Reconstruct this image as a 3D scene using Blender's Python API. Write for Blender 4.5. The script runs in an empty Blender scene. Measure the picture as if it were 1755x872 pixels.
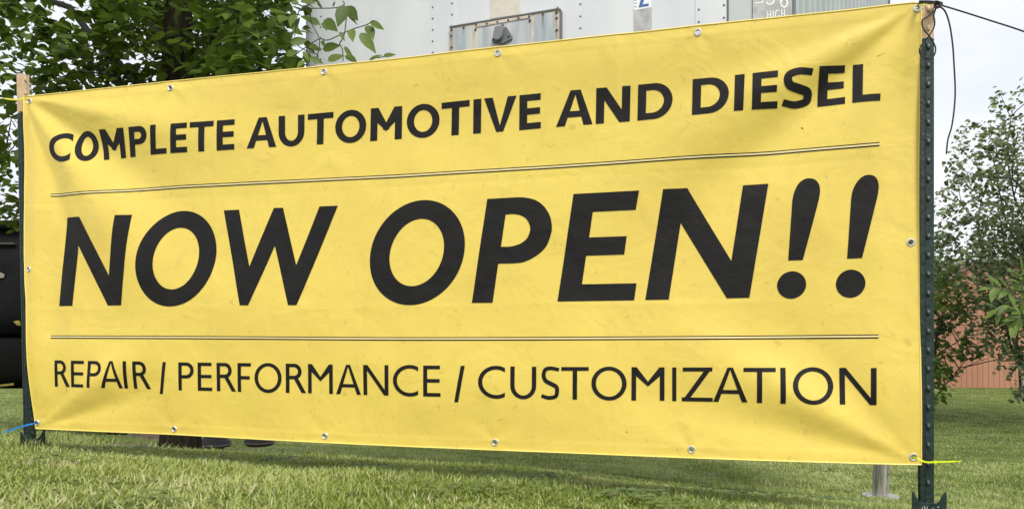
import bpy, bmesh, math, random
import numpy as np
from mathutils import Vector, Matrix, noise
from mathutils.geometry import delaunay_2d_cdt

random.seed(7); RNG = np.random.default_rng(7)
SC = bpy.context.scene
R = math.radians
# ------------------------------------------------------------------ camera, sky, sun
F = 1267.0          # focal length of the measured photograph, in its pixels
HY = 575.0          # eye level in the photograph
CX = 877.5
CZ = 0.46           # eye height over the lawn at the right post
cam_d = bpy.data.cameras.new('camera'); cam = bpy.data.objects.new('camera', cam_d)
SC.collection.objects.link(cam); SC.camera = cam
cam.location = (0, 0, CZ); cam.rotation_euler = (R(90), 0, 0)
cam_d.sensor_width = 36; cam_d.lens = F / 1755 * 36
cam_d.shift_y = (HY - 436) / 1755
cam_d.clip_start = 0.05; cam_d.clip_end = 2000

SUN_EL, SUN_AZ = 52.0, 163.0     # azimuth clockwise from +Y: the sun stands high behind the viewer
sd = bpy.data.lights.new('sun', 'SUN'); sun = bpy.data.objects.new('sun', sd); SC.collection.objects.link(sun)
sd.energy = 2.9; sd.angle = R(22); sd.color = (1.0, 0.95, 0.87)
sdir = Vector((math.sin(R(SUN_AZ)) * math.cos(R(SUN_EL)), math.cos(R(SUN_AZ)) * math.cos(R(SUN_EL)), math.sin(R(SUN_EL))))
sun.rotation_euler = sdir.to_track_quat('Z', 'Y').to_euler(); sun.location = (0, 0, 20)

W = bpy.data.worlds.new('World'); SC.world = W; W.use_nodes = True
nt = W.node_tree; nt.nodes.clear()
def N(nt, t, **k):
    n = nt.nodes.new(t)
    for a, b in k.items():
        if a.startswith('i_'):
            n.inputs[a[2:].replace('_', ' ')].default_value = b
        else: setattr(n, a, b)
    return n
wo = N(nt, 'ShaderNodeOutputWorld'); bg = N(nt, 'ShaderNodeBackground')
sky = N(nt, 'ShaderNodeTexSky', sky_type='NISHITA', sun_disc=False, sun_elevation=R(SUN_EL), sun_rotation=R(SUN_AZ))
tc = N(nt, 'ShaderNodeTexCoord'); mp = N(nt, 'ShaderNodeMapping'); mp.inputs['Scale'].default_value = (1.3, 1.3, 3.0)
cn = N(nt, 'ShaderNodeTexNoise'); cn.inputs['Scale'].default_value = 1.6; cn.inputs['Detail'].default_value = 6; cn.inputs['Roughness'].default_value = .5
cr = N(nt, 'ShaderNodeValToRGB')
cr.color_ramp.elements[0].position = .3; cr.color_ramp.elements[0].color = (7.2, 7.6, 8.5, 1)
cr.color_ramp.elements[1].position = .68; cr.color_ramp.elements[1].color = (10.4, 10.45, 10.6, 1)
mx = N(nt, 'ShaderNodeMixRGB'); mx.inputs[0].default_value = .95
L = nt.links.new
L(tc.outputs['Generated'], mp.inputs[0]); L(mp.outputs[0], cn.inputs['Vector']); L(cn.outputs['Fac'], cr.inputs[0])
L(sky.outputs[0], mx.inputs[1]); L(cr.outputs[0], mx.inputs[2]); L(mx.outputs[0], bg.inputs[0])
bg.inputs[1].default_value = 0.1
L(bg.outputs[0], wo.inputs[0])
SC.view_settings.view_transform = 'Standard'; SC.view_settings.look = 'None'
SC.view_settings.exposure = 0.24; SC.view_settings.gamma = 1; SC.view_settings.use_curve_mapping = False

# ------------------------------------------------------------------ helpers
def P(px, py, D):
    """world point seen at a measured spot of the photograph at distance D"""
    return Vector(((px - CX) / F * D, D, CZ - (py - HY) / F * D))

def link(o, parent=None):
    SC.collection.objects.link(o)
    if parent is not None: o.parent = parent
    return o
def tag(o, label=None, cat=None, group=None, kind=None):
    if label: o['label'] = label
    if cat: o['category'] = cat
    if group: o['group'] = group
    if kind: o['kind'] = kind
    return o
def empty(name, loc, label, cat, group=None):
    o = bpy.data.objects.new(name, None); o.location = loc; o.empty_display_size = .1
    link(o); tag(o, label, cat, group); return o
def mesh_obj(name, verts, faces, mat, parent=None, smooth=False, world=True, attr=None):
    me = bpy.data.meshes.new(name)
    if parent is not None and world:
        off = np.array(parent_loc(parent)); verts = np.asarray(verts, float) - off
    fast = isinstance(faces, np.ndarray)
    if fast:
        v = np.asarray(verts, np.float32); k = faces.shape[1]
        me.vertices.add(len(v)); me.vertices.foreach_set('co', v.ravel())
        me.loops.add(faces.size); me.loops.foreach_set('vertex_index', faces.astype(np.int32).ravel())
        me.polygons.add(len(faces)); me.polygons.foreach_set('loop_start', np.arange(0, faces.size, k, dtype=np.int32))
        me.update(calc_edges=True); me.validate()
    else:
        me.from_pydata([tuple(map(float, x)) for x in verts], [], [tuple(f) for f in faces]); me.update()
    if attr is not None:
        a = me.attributes.new('tint', 'FLOAT', 'POINT'); a.data.foreach_set('value', np.asarray(attr, np.float32))
    if smooth: me.shade_smooth()
    if mat: me.materials.append(mat)
    o = bpy.data.objects.new(name, me); link(o, parent); return o
def parent_loc(p):
    v = Vector((0, 0, 0))
    while p is not None: v = v + p.location; p = p.parent
    return v
class MB:
    def __init__(s): s.v = []; s.f = []
    def add(s, vs, fs):
        b = len(s.v); s.v += [tuple(v) for v in vs]; s.f += [tuple(b + i for i in f) for f in fs]; return s
    def box(s, c, size, rot=None):
        c = Vector(c); hx, hy, hz = [q / 2 for q in size]; vs = []
        for x in (-hx, hx):
            for y in (-hy, hy):
                for z in (-hz, hz):
                    p = Vector((x, y, z))
                    if rot is not None: p = rot @ p
                    vs.append(c + p)
        return s.add(vs, [(0,1,3,2),(4,6,7,5),(0,4,5,1),(2,3,7,6),(0,2,6,4),(1,5,7,3)])
    def tube(s, pts, r, n=8, cap=True):
        pts = [Vector(p) for p in pts]; rr = r if isinstance(r, (list, tuple)) else [r] * len(pts)
        up = None; vs = []; fs = []
        for i, p in enumerate(pts):
            t = (pts[min(i+1, len(pts)-1)] - pts[max(i-1, 0)]).normalized()
            if up is None:
                up = Vector((0, 0, 1)) if abs(t.z) < .9 else Vector((1, 0, 0))
            a = t.cross(up)
            if a.length < 1e-6: a = t.orthogonal()
            a.normalize(); b = a.cross(t).normalized(); up = b
            for k in range(n):
                an = 2 * math.pi * k / n
                vs.append(p + (a * math.cos(an) + b * math.sin(an)) * rr[i])
        for i in range(len(pts) - 1):
            for k in range(n):
                fs.append((i*n+k, i*n+(k+1) % n, (i+1)*n+(k+1) % n, (i+1)*n+k))
        if cap: fs += [tuple(range(n-1, -1, -1)), tuple((len(pts)-1)*n+k for k in range(n))]
        return s.add(vs, fs)
    def lathe(s, prof, c, M=None, n=20):
        vs = []; fs = []
        for (r, z) in prof:
            for k in range(n):
                an = 2*math.pi*k/n; p = Vector((r*math.cos(an), r*math.sin(an), z))
                if M is not None: p = M @ p
                vs.append(p + Vector(c))
        m = len(prof)
        for i in range(m-1):
            for k in range(n): fs.append((i*n+k, i*n+(k+1) % n, (i+1)*n+(k+1) % n, (i+1)*n+k))
        fs.append(tuple(range(n))); fs.append(tuple((m-1)*n+k for k in range(n-1, -1, -1)))
        return s.add(vs, fs)
    def prism(s, poly, d):
        """poly: list of world points, d: extrusion vector"""
        n = len(poly); d = Vector(d)
        vs = [Vector(p) for p in poly] + [Vector(p) + d for p in poly]
        return s.add(vs, [tuple(range(n)), tuple(range(2*n-1, n-1, -1))] + [(i, n+i, n+(i+1) % n, (i+1) % n) for i in range(n)])
    def build(s, name, mat, parent=None, smooth=False, bevel=0, seg=2):
        o = mesh_obj(name, s.v, s.f, mat, parent, smooth)
        bm = bmesh.new(); bm.from_mesh(o.data); bmesh.ops.recalc_face_normals(bm, faces=bm.faces); bm.to_mesh(o.data); bm.free()
        if smooth:
            o.data.shade_smooth()
            o.data.set_sharp_from_angle(angle=R(40))
        if bevel:
            m = o.modifiers.new('bevel', 'BEVEL'); m.width = bevel; m.segments = seg; m.limit_method = 'ANGLE'
        return o
def catmull(pts, n=6, closed=False):
    pts = [np.array(p, float) for p in pts]; out = []; m = len(pts)
    rng = range(m) if closed else range(m-1)
    for i in rng:
        g = (lambda j: pts[j % m]) if closed else (lambda j: pts[min(max(j, 0), m-1)])
        p0, p1, p2, p3 = g(i-1), g(i), g(i+1), g(i+2)
        for k in range(n):
            t = k/n
            out.append(.5*((2*p1)+(-p0+p2)*t+(2*p0-5*p1+4*p2-p3)*t*t+(-p0+3*p1-3*p2+p3)*t**3))
    if not closed: out.append(pts[-1])
    return out
def sstep(a, b, x):
    t = np.clip((x-a)/(b-a), 0, 1); return t*t*(3-2*t)
_tab = RNG.random((256, 256))
def vnoise(x, y):
    x = np.asarray(x, float); y = np.asarray(y, float)
    xi = np.floor(x).astype(int); yi = np.floor(y).astype(int); fx = x-xi; fy = y-yi
    fx = fx*fx*(3-2*fx); fy = fy*fy*(3-2*fy)
    g = lambda a, b: _tab[a & 255, b & 255]
    return (g(xi, yi)*(1-fx)+g(xi+1, yi)*fx)*(1-fy)+(g(xi, yi+1)*(1-fx)+g(xi+1, yi+1)*fx)*fy - .5

# ------------------------------------------------------------------ materials
def mat(name, col, rough=.6, metal=0, spec=.5, noise_amt=0, nscale=8, col2=None, bump=0, bscale=40, detail=5, coords='Object', stretch=None):
    m = bpy.data.materials.new(name); m.use_nodes = True; t = m.node_tree; b = t.nodes['Principled BSDF']
    b.inputs['Base Color'].default_value = (*col, 1); b.inputs['Roughness'].default_value = rough
    b.inputs['Metallic'].default_value = metal; b.inputs['Specular IOR Level'].default_value = spec
    c = N(t, 'ShaderNodeTexCoord'); mpn = N(t, 'ShaderNodeMapping')
    if stretch: mpn.inputs['Scale'].default_value = stretch
    t.links.new(c.outputs[coords], mpn.inputs[0])
    if col2 is not None:
        n = N(t, 'ShaderNodeTexNoise'); n.inputs['Scale'].default_value = nscale; n.inputs['Detail'].default_value = detail
        r = N(t, 'ShaderNodeValToRGB'); r.color_ramp.elements[0].position = .5-noise_amt; r.color_ramp.elements[1].position = .5+noise_amt
        r.color_ramp.elements[0].color = (*col, 1); r.color_ramp.elements[1].color = (*col2, 1)
        t.links.new(mpn.outputs[0], n.inputs['Vector']); t.links.new(n.outputs['Fac'], r.inputs[0]); t.links.new(r.outputs[0], b.inputs['Base Color'])
    if bump:
        n2 = N(t, 'ShaderNodeTexNoise'); n2.inputs['Scale'].default_value = bscale; n2.inputs['Detail'].default_value = 6
        bp = N(t, 'ShaderNodeBump'); bp.inputs['Strength'].default_value = bump; bp.inputs['Distance'].default_value = .01
        t.links.new(mpn.outputs[0], n2.inputs['Vector']); t.links.new(n2.outputs['Fac'], bp.inputs['Height']); t.links.new(bp.outputs[0], b.inputs['Normal'])
    return m
def leaf_mat(name, c_dark, c_light, trans=.35, rough=.45):
    m = bpy.data.materials.new(name); m.use_nodes = True; t = m.node_tree; b = t.nodes['Principled BSDF']; out = t.nodes['Material Output']
    at = N(t, 'ShaderNodeAttribute', attribute_name='tint'); oi = N(t, 'ShaderNodeObjectInfo')
    ad = N(t, 'ShaderNodeMath', operation='ADD'); mo = N(t, 'ShaderNodeMath', operation='FRACT')
    t.links.new(at.outputs['Fac'], ad.inputs[0]); t.links.new(oi.outputs['Random'], ad.inputs[1]); t.links.new(ad.outputs[0], mo.inputs[0])
    r = N(t, 'ShaderNodeValToRGB'); r.color_ramp.elements[0].color = (*c_dark, 1); r.color_ramp.elements[1].color = (*c_light, 1)
    t.links.new(mo.outputs[0], r.inputs[0]); t.links.new(r.outputs[0], b.inputs['Base Color'])
    b.inputs['Roughness'].default_value = rough; b.inputs['Specular IOR Level'].default_value = .35
    tr = N(t, 'ShaderNodeBsdfTranslucent'); mxs = N(t, 'ShaderNodeMixShader'); mxs.inputs[0].default_value = trans
    t.links.new(r.outputs[0], tr.inputs[0]); t.links.new(b.outputs[0], mxs.inputs[1]); t.links.new(tr.outputs[0], mxs.inputs[2]); t.links.new(mxs.outputs[0], out.inputs[0])
    return m

def vinyl():
    m = bpy.data.materials.new('yellow_vinyl'); m.use_nodes = True; t = m.node_tree; b = t.nodes['Principled BSDF']
    c = N(t, 'ShaderNodeTexCoord'); l = t.links.new
    base = N(t, 'ShaderNodeRGB'); base.outputs[0].default_value = (.78, .60, .118, 1)
    # broad grime, drips and small smudges
    def layer(prev, scale, lo, hi, col, stretch=(1, 1, 1), amt=1.0, detail=6, dist=0, rough=.6):
        mpn = N(t, 'ShaderNodeMapping'); mpn.inputs['Scale'].default_value = stretch
        mpn.inputs['Location'].default_value = (scale, scale*.37, 2.1)
        n = N(t, 'ShaderNodeTexNoise'); n.inputs['Scale'].default_value = scale; n.inputs['Detail'].default_value = detail; n.inputs['Distortion'].default_value = dist; n.inputs['Roughness'].default_value = rough
        r = N(t, 'ShaderNodeMapRange'); r.inputs['From Min'].default_value = lo; r.inputs['From Max'].default_value = hi; r.inputs['To Max'].default_value = amt
        x = N(t, 'ShaderNodeMixRGB'); x.inputs[2].default_value = (*col, 1)
        l(c.outputs['Object'], mpn.inputs[0]); l(mpn.outputs[0], n.inputs['Vector']); l(n.outputs['Fac'], r.inputs['Value']); l(r.outputs[0], x.inputs[0]); l(prev, x.inputs[1])
        return x.outputs[0]
    o = layer(base.outputs[0], 2.2, .42, .75, (.70, .50, .10), amt=.6)
    o = layer(o, 11, .56, .72, (.55, .40, .11), (1, 1, .7), amt=.22, dist=.8)
    o = layer(o, 34, .64, .73, (.36, .26, .08), (1.1, 1, 1), amt=.34, detail=3, dist=.5)
    o = layer(o, 120, .74, .80, (.12, .09, .04), amt=.6, detail=2)
    l(o, b.inputs['Base Color'])
    b.inputs['Roughness'].default_value = .42; b.inputs['Specular IOR Level'].default_value = .45
    n1 = N(t, 'ShaderNodeTexNoise'); n1.inputs['Scale'].default_value = 7; n1.inputs['Detail'].default_value = 7; n1.inputs['Distortion'].default_value = 1.2
    n2 = N(t, 'ShaderNodeTexNoise'); n2.inputs['Scale'].default_value = 28; n2.inputs['Detail'].default_value = 3
    ma = N(t, 'ShaderNodeMath', operation='MULTIPLY_ADD'); ma.inputs[1].default_value = .22
    l(c.outputs['Object'], n1.inputs['Vector']); l(c.outputs['Object'], n2.inputs['Vector']); l(n2.outputs['Fac'], ma.inputs[0]); l(n1.outputs['Fac'], ma.inputs[2])
    bp = N(t, 'ShaderNodeBump'); bp.inputs['Strength'].default_value = .55; bp.inputs['Distance'].default_value = .006
    l(ma.outputs[0], bp.inputs['Height']); l(bp.outputs[0], b.inputs['Normal'])
    return m
M_VINYL = vinyl()
M_INK = mat('black_print', (.007, .0062, .0062), .5, spec=.24, col2=(.013, .0115, .0115), noise_amt=.2, nscale=14, bump=.25, bscale=24, detail=8)
M_PALE = mat('pale_print', (.88, .74, .36), .5)
M_HEM = mat('yellow_hem', (.90, .69, .17), .4)
M_METAL = mat('nickel', (.66, .64, .60), .4, metal=.75)
M_STEEL = mat('weathered_steel', (.24, .225, .20), .36, metal=.55, col2=(.62, .60, .56), noise_amt=.15, nscale=10, stretch=(6, 6, .5), bump=.2)
M_GREEN = mat('post_green', (.006, .018, .015), .48, col2=(.012, .028, .023), noise_amt=.2, nscale=12, bump=.35, bscale=60)
M_TAN = mat('post_tan', (.50, .35, .20), .7, col2=(.62, .46, .30), noise_amt=.2, nscale=20, bump=.2, bscale=80)
M_ROPE = mat('black_cord', (.018, .016, .018), .75, bump=.6, bscale=300)
M_NEON = mat('neon_plastic', (.66, .80, .012), .3)
M_YELLOWTIE = mat('yellow_plastic', (.75, .72, .05), .35)
M_BLUE = mat('blue_plastic', (.02, .22, .62), .3)
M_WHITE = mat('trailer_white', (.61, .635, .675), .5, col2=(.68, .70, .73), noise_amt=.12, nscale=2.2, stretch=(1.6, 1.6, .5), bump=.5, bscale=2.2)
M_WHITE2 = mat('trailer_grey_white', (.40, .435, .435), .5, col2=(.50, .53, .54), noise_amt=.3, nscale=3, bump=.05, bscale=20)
M_RIVET = mat('rivet_metal', (.30, .31, .33), .4, metal=.6)
M_RUST = mat('rusty_rivet', (.07, .035, .025), .85, col2=(.22, .11, .07), noise_amt=.15, nscale=90)
M_BOX = mat('box_panel', (.30, .36, .43), .5, metal=.1, col2=(.56, .56, .53), noise_amt=.16, nscale=3.5, stretch=(5, 5, .7), bump=.1, detail=7)
M_BOXFRAME = mat('box_frame', (.62, .57, .50), .6, col2=(.46, .40, .34), noise_amt=.15, nscale=14)
M_TRIM = mat('dark_trim', (.14, .14, .145), .6)
M_BEIGE = mat('beige_sticker', (.60, .55, .47), .6, col2=(.66, .62, .55), noise_amt=.15, nscale=30)
M_GREYST = mat('grey_sticker', (.34, .34, .345), .6, col2=(.48, .48, .49), noise_amt=.12, nscale=22, detail=9)
M_PLASTIC = mat('grey_socket', (.13, .14, .155), .45)
M_BLACK = mat('black_paint', (.006, .006, .007), .8, spec=.15, col2=(.014, .014, .015), noise_amt=.2, nscale=5, bump=.1, bscale=6)
M_BLACK2 = mat('black_plastic', (.008, .008, .008), .95, spec=.1, bump=.6, bscale=14)
M_BARN = mat('barn_steel', (.35, .165, .10), .55, col2=(.41, .20, .125), noise_amt=.3, nscale=.8)
M_BARN2 = mat('barn_steel_pale', (.43, .21, .13), .55, col2=(.38, .185, .115), noise_amt=.3, nscale=.8)  # slightly paler tone for the panels farther right
M_ROOF = mat('barn_roof', (.16, .105, .08), .7)
M_BARK = mat('bark', (.012, .010, .006), .95, spec=.1, col2=(.034, .028, .018), noise_amt=.15, nscale=14, stretch=(3, 3, .6), bump=1, bscale=22)
M_TWIG = mat('twig', (.10, .085, .06), .8)
M_TWIGD = mat('dark_twig', (.035, .03, .024), .8)
M_BRICK = mat('old_brick', (.28, .17, .13), .9, col2=(.38, .27, .22), noise_amt=.2, nscale=30, bump=.4)
M_CONC = mat('concrete_block', (.30, .28, .26), .9, col2=(.2, .19, .18), noise_amt=.2, nscale=30, bump=.4)
M_PAD = mat('dark_rubber', (.03, .028, .028), .7, bump=.2)
M_PADRIM = mat('worn_rubber_edge', (.14, .115, .105), .8, bump=.2)
M_LEAF = leaf_mat('broad_leaf', (.045, .078, .008), (.125, .185, .022), .45, .55)
M_LEAFL = leaf_mat('bright_leaf', (.07, .12, .014), (.15, .22, .032), .42, .5)  # brighter green for the spray and the outer leaves
M_LEAFS = leaf_mat('small_leaf', (.07, .10, .035), (.32, .38, .19), .4, .6)
M_LEAFB = leaf_mat('lime_leaf', (.08, .14, .022), (.20, .29, .06), .45)

# ------------------------------------------------------------------ ground
BZ = np.array([-30, 0, 1.6, 2.0, 2.7, 3.6, 5.0, 5.9, 8.4, 14, 27, 60, 1500.])
BH = np.array([.2, .30, .375, .410, .498, .648, .90, 1.07, 1.34, 1.62, 1.90, 2.05, 2.2])
KZ = np.array([-30, 0, 3, 5, 8.4, 27, 1500.]); KK = np.array([.03, .05, .055, .07, .05, 0, 0])
KZR = np.array([-30, 0, 2, 2.5, 3, 4, 5, 5.9, 8.4, 27, 1500.]); KKR = np.array([.03, .05, .062, .078, .092, .100, .088, .080, .05, 0, 0])
def hgt(x, y):
    x = np.asarray(x, float); y = np.asarray(y, float)
    h = np.interp(y, BZ, BH); 
    for d in (.35, -.35): h = h + .5*(np.interp(y+d, BZ, BH)-np.interp(y, BZ, BH))
    h = h + np.interp(y, KZ, KK)*np.clip(x, -5, 0) + np.interp(y, KZR, KKR)*np.clip(x, 0, 5) + .012*(1-sstep(4, 8, y))
    n = .02*vnoise(x*1.3+40, y*1.3+9) + .012*vnoise(x*4+3, y*4+80)
    return CZ - h + n
def axis(lo, hi, fine, step, grow):
    a = [0.0]; s = step
    while a[-1] < hi:
        if a[-1] > fine: s *= grow
        a.append(a[-1]+s)
    b = [0.0]; s = step
    while b[-1] > lo:
        if -b[-1] > fine: s *= grow
        b.append(b[-1]-s)
    return np.array(b[:0:-1]+a)
gx = axis(-900, 900, 8, .12, 1.12); gy = axis(-40, 1500, 14, .12, 1.1)
GX, GY = np.meshgrid(gx, gy); GZ = hgt(GX, GY)
nx_, ny_ = len(gx), len(gy)
idx = np.arange(nx_*ny_).reshape(ny_, nx_)
fc = np.stack([idx[:-1, :-1], idx[:-1, 1:], idx[1:, 1:], idx[1:, :-1]], -1).reshape(-1, 4)
def turf():
    m = bpy.data.materials.new('turf'); m.use_nodes = True; t = m.node_tree; b = t.nodes['Principled BSDF']; l = t.links.new
    c = N(t, 'ShaderNodeTexCoord')
    n1 = N(t, 'ShaderNodeTexNoise'); n1.inputs['Scale'].default_value = 1.4; n1.inputs['Detail'].default_value = 8; n1.inputs['Roughness'].default_value = .7
    n2 = N(t, 'ShaderNodeTexNoise'); n2.inputs['Scale'].default_value = 26; n2.inputs['Detail'].default_value = 6; n2.inputs['Roughness'].default_value = .75
    r1 = N(t, 'ShaderNodeValToRGB'); e = r1.color_ramp.elements
    e[0].position = .34; e[0].color = (.08, .11, .025, 1); e[1].position = .68; e[1].color = (.19, .24, .07, 1)
    r2 = N(t, 'ShaderNodeValToRGB'); e = r2.color_ramp.elements
    e[0].position = .38; e[0].color = (.35, .35, .35, 1); e[1].position = .62; e[1].color = (1.2, 1.2, 1.1, 1)
    x = N(t, 'ShaderNodeMixRGB', blend_type='MULTIPLY'); x.inputs[0].default_value = 1
    l(c.outputs['Object'], n1.inputs['Vector']); l(c.outputs['Object'], n2.inputs['Vector'])
    l(n1.outputs['Fac'], r1.inputs[0]); l(n2.outputs['Fac'], r2.inputs[0]); l(r1.outputs[0], x.inputs[1]); l(r2.outputs[0], x.inputs[2]); l(x.outputs[0], b.inputs['Base Color'])
    b.inputs['Roughness'].default_value = .95; b.inputs['Specular IOR Level'].default_value = .1
    bp = N(t, 'ShaderNodeBump'); bp.inputs['Strength'].default_value = .8; bp.inputs['Distance'].default_value = .03
    l(n2.outputs['Fac'], bp.inputs['Height']); l(bp.outputs[0], b.inputs['Normal'])
    return m
g = mesh_obj('ground', np.stack([GX, GY, GZ], -1).reshape(-1, 3), fc, turf(), smooth=True)
tag(g, kind='structure')

# bare earth under the front of the trailer, a thin sheet following the lawn
def patch_sheet(name, cx, cy, rx, ry, m, up=.004):
    vs = [(cx, cy, float(hgt(cx, cy))+up)]; fs = []; K = 40; RN = 8
    for i in range(1, RN+1):
        for k in range(K):
            a = 2*math.pi*k/K; w = i/RN*(1+.18*math.sin(3*a+1)+.12*math.sin(7*a))
            x = cx+rx*w*math.cos(a); y = cy+ry*w*math.sin(a); vs.append((x, y, float(hgt(x, y))+up*(1 if i < RN else -1)))
    for k in range(K): fs.append((0, 1+k, 1+(k+1) % K))
    for i in range(RN-1):
        for k in range(K): fs.append((1+i*K+k, 1+(i+1)*K+k, 1+(i+1)*K+(k+1) % K, 1+i*K+(k+1) % K))
    return mesh_obj(name, vs, fs, m, smooth=True)
DIRT = (-1.92, 5.2, .72, 1.3)
dirt = patch_sheet('bare_soil', *DIRT, mat('soil', (.075, .052, .036), .95, col2=(.12, .088, .06), noise_amt=.2, nscale=12, bump=.8, bscale=40), .006)
tag(dirt, kind='structure')

# ------------------------------------------------------------------ grass blades
def grass_field(n, y0, y1, hmin, hmax, wid, segs, seed, xr=.80, power=2.0):
    r = np.random.default_rng(seed)
    u = r.random(n); y = (y0**power + u*(y1**power - y0**power))**(1/power)
    x = (r.random(n)*2-1)*(y*xr+.25)
    keep = ((x-DIRT[0])/DIRT[2])**2 + ((y-DIRT[1])/DIRT[3])**2 > .8+.4*r.random(n)
    dens = vnoise(x*5, y*5)+.5*vnoise(x*13+7, y*13)
    keep &= (dens > -.42)
    x = x[keep]; y = y[keep]; n = len(x)
    z = hgt(x, y)-.004
    h = (hmin+(hmax-hmin)*r.random(n)**1.6)*(1+.9*vnoise(x*2.2, y*2.2)+.5*vnoise(x*9+5, y*9+1))
    tall = np.exp(-((x+3.3)/1.1)**2-((y-4.6)/1.6)**2)
    for (tx_, ty_, rr_, am) in ((1.10, 1.97, .10, .9), (-1.78, 2.73, .14, .9), (2.95, 5.9, .28, .7), (-2.2, 5.4, .25, .6)):
        tall = tall + am/1.3*np.exp(-((x-tx_)**2+(y-ty_)**2)/rr_**2)
    h = h*(1+1.3*tall)
    a = r.random(n)*2*np.pi + 0; lean = .25+.9*r.random(n); wdir = a+np.pi/2+(r.random(n)-.5)*1.2
    w = wid*(.6+.8*r.random(n))
    lx, ly = np.cos(a)*lean*h, np.sin(a)*lean*h
    wx, wy = np.cos(wdir)*w/2, np.sin(wdir)*w/2
    tint = np.clip(.52+.7*vnoise(x*3+50, y*3)+.7*vnoise(x*.9, y*.9+30)+(r.random(n)-.5)*.75, 0, 1)
    dead = r.random(n) < .05+.24*sstep(.05, .4, vnoise(x*6+90, y*6))
    tint = np.where(dead, 1.5+r.random(n)*.4, tint)
    V = []
    for k in range(segs):
        t = k/segs; c = t*t*.9+.1*t; ww = 1-.35*t
        zz = h*(t-.28*t*t*lean)
        V.append(np.stack([x+lx*c-wx*ww, y+ly*c-wy*ww, z+zz], -1)); V.append(np.stack([x+lx*c+wx*ww, y+ly*c+wy*ww, z+zz], -1))
    V.append(np.stack([x+lx, y+ly, z+h*(1-.28*lean)], -1))
    nv = 2*segs+1; V = np.stack(V, 1).reshape(-1, 3)
    b = np.arange(n)*nv; T = []
    for k in range(segs-1):
        o = 2*k; T += [np.stack([b+o, b+o+1, b+o+3], -1), np.stack([b+o, b+o+3, b+o+2], -1)]
    o = 2*(segs-1); T.append(np.stack([b+o, b+o+1, b+o+2], -1))
    return V, np.concatenate(T), np.repeat(tint, nv)
def grass_mat():
    m = bpy.data.materials.new('grass_blade'); m.use_nodes = True; t = m.node_tree; b = t.nodes['Principled BSDF']; out = t.nodes['Material Output']; l = t.links.new
    at = N(t, 'ShaderNodeAttribute', attribute_name='tint'); dv = N(t, 'ShaderNodeMath', operation='DIVIDE'); dv.inputs[1].default_value = 2
    r = N(t, 'ShaderNodeValToRGB'); cr = r.color_ramp; cr.elements[0].position = 0; cr.elements[0].color = (.16, .225, .035, 1)
    cr.elements[1].position = 1; cr.elements[1].color = (.62, .52, .36, 1)
    for p, c in ((.25, (.30, .37, .085)), (.5, (.46, .52, .20)), (.7, (.52, .52, .28))):
        e = cr.elements.new(p); e.color = (*c, 1)
    l(at.outputs['Fac'], dv.inputs[0]); l(dv.outputs[0], r.inputs[0]); l(r.outputs[0], b.inputs['Base Color'])
    b.inputs['Roughness'].default_value = .5; b.inputs['Specular IOR Level'].default_value = .35
    tr = N(t, 'ShaderNodeBsdfTranslucent'); ms = N(t, 'ShaderNodeMixShader'); ms.inputs[0].default_value = .35
    l(r.outputs[0], tr.inputs[0]); l(b.outputs[0], ms.inputs[1]); l(tr.outputs[0], ms.inputs[2]); l(ms.outputs[0], out.inputs[0])
    return m
M_GRASS = grass_mat()
parts = [grass_field(185000, 1.25, 3.6, .010, .031, .0036, 3, 1),
         grass_field(230000, 3.6, 9.5, .014, .044, .0066, 2, 2),
         grass_field(190000, 9.5, 30, .022, .045, .011, 1, 3, power=1.4)]
vo = 0; Vs = []; Fs = []; As = []
for (v, f, a) in parts:
    Vs.append(v); Fs.append(f+vo); As.append(a); vo += len(v)
gr = mesh_obj('grass', np.concatenate(Vs), np.concatenate(Fs), M_GRASS, attr=np.concatenate(As))
tag(gr, 'short green lawn grass with straw coloured blades', 'grass', kind='stuff')

# ------------------------------------------------------------------ banner
BL = np.array([-1.783, 2.705]); BR = np.array([1.082, 1.96]); BD = (BR-BL); BLEN = float(np.hypot(*BD)); BD = BD/BLEN
BN = np.array([BD[1], -BD[0]])       # towards the viewer
def to_plane(px, py):
    a = (px-CX)/F
    s = (a*BL[1]-BL[0])/(BD[0]-a*BD[1]); D = BL[1]+s*BD[1]
    return s, -(py-HY)/F*D
top_px = [(41, 166), (150, 156), (294, 141), (440, 126), (560, 113), (700, 99), (880, 80), (1060, 61), (1200, 46), (1320, 33.5), (1450, 19), (1530, 10), (1572, 6), (1577, 8)]
bot_px = [(61.5, 734), (140, 737.5), (298, 744), (440, 752), (560, 758), (720, 765.5), (860, 771), (1010, 777), (1180, 783.5), (1315, 788), (1450, 792), (1540, 794.5), (1577.5, 795)]
left_px = [(61.5, 734), (58.5, 690), (55.5, 620), (54.3, 560), (53, 515), (49, 480), (46.5, 440), (45, 380), (43.5, 300), (42.5, 230), (41, 166)]
right_px = [(1577.5, 795), (1577, 700), (1576.3, 560), (1576, 420), (1576.6, 300), (1577.8, 200), (1577.6, 110), (1577.8, 50), (1577, 8)]
def pl(pts): 
    q = np.array([to_plane(*p) for p in pts]); return q
TP, BP, LP, RP = pl(top_px), pl(bot_px), pl(left_px), pl(right_px)
def curve(q, t):
    d = np.concatenate([[0], np.cumsum(np.hypot(*np.diff(q, axis=0).T))]); d /= d[-1]
    return np.stack([np.interp(t, d, q[:, 0]), np.interp(t, d, q[:, 1])], -1)
C00, C10, C11, C01 = BP[0], BP[-1], TP[-1], TP[0]
GPS = [tuple(map(float, to_plane(*p))) for p in [(294.5, 152), (555.5, 123.5), (854.5, 93), (1196, 58), (298, 735), (557, 746.5), (848, 757.5), (1185, 769.5)]]
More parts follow.
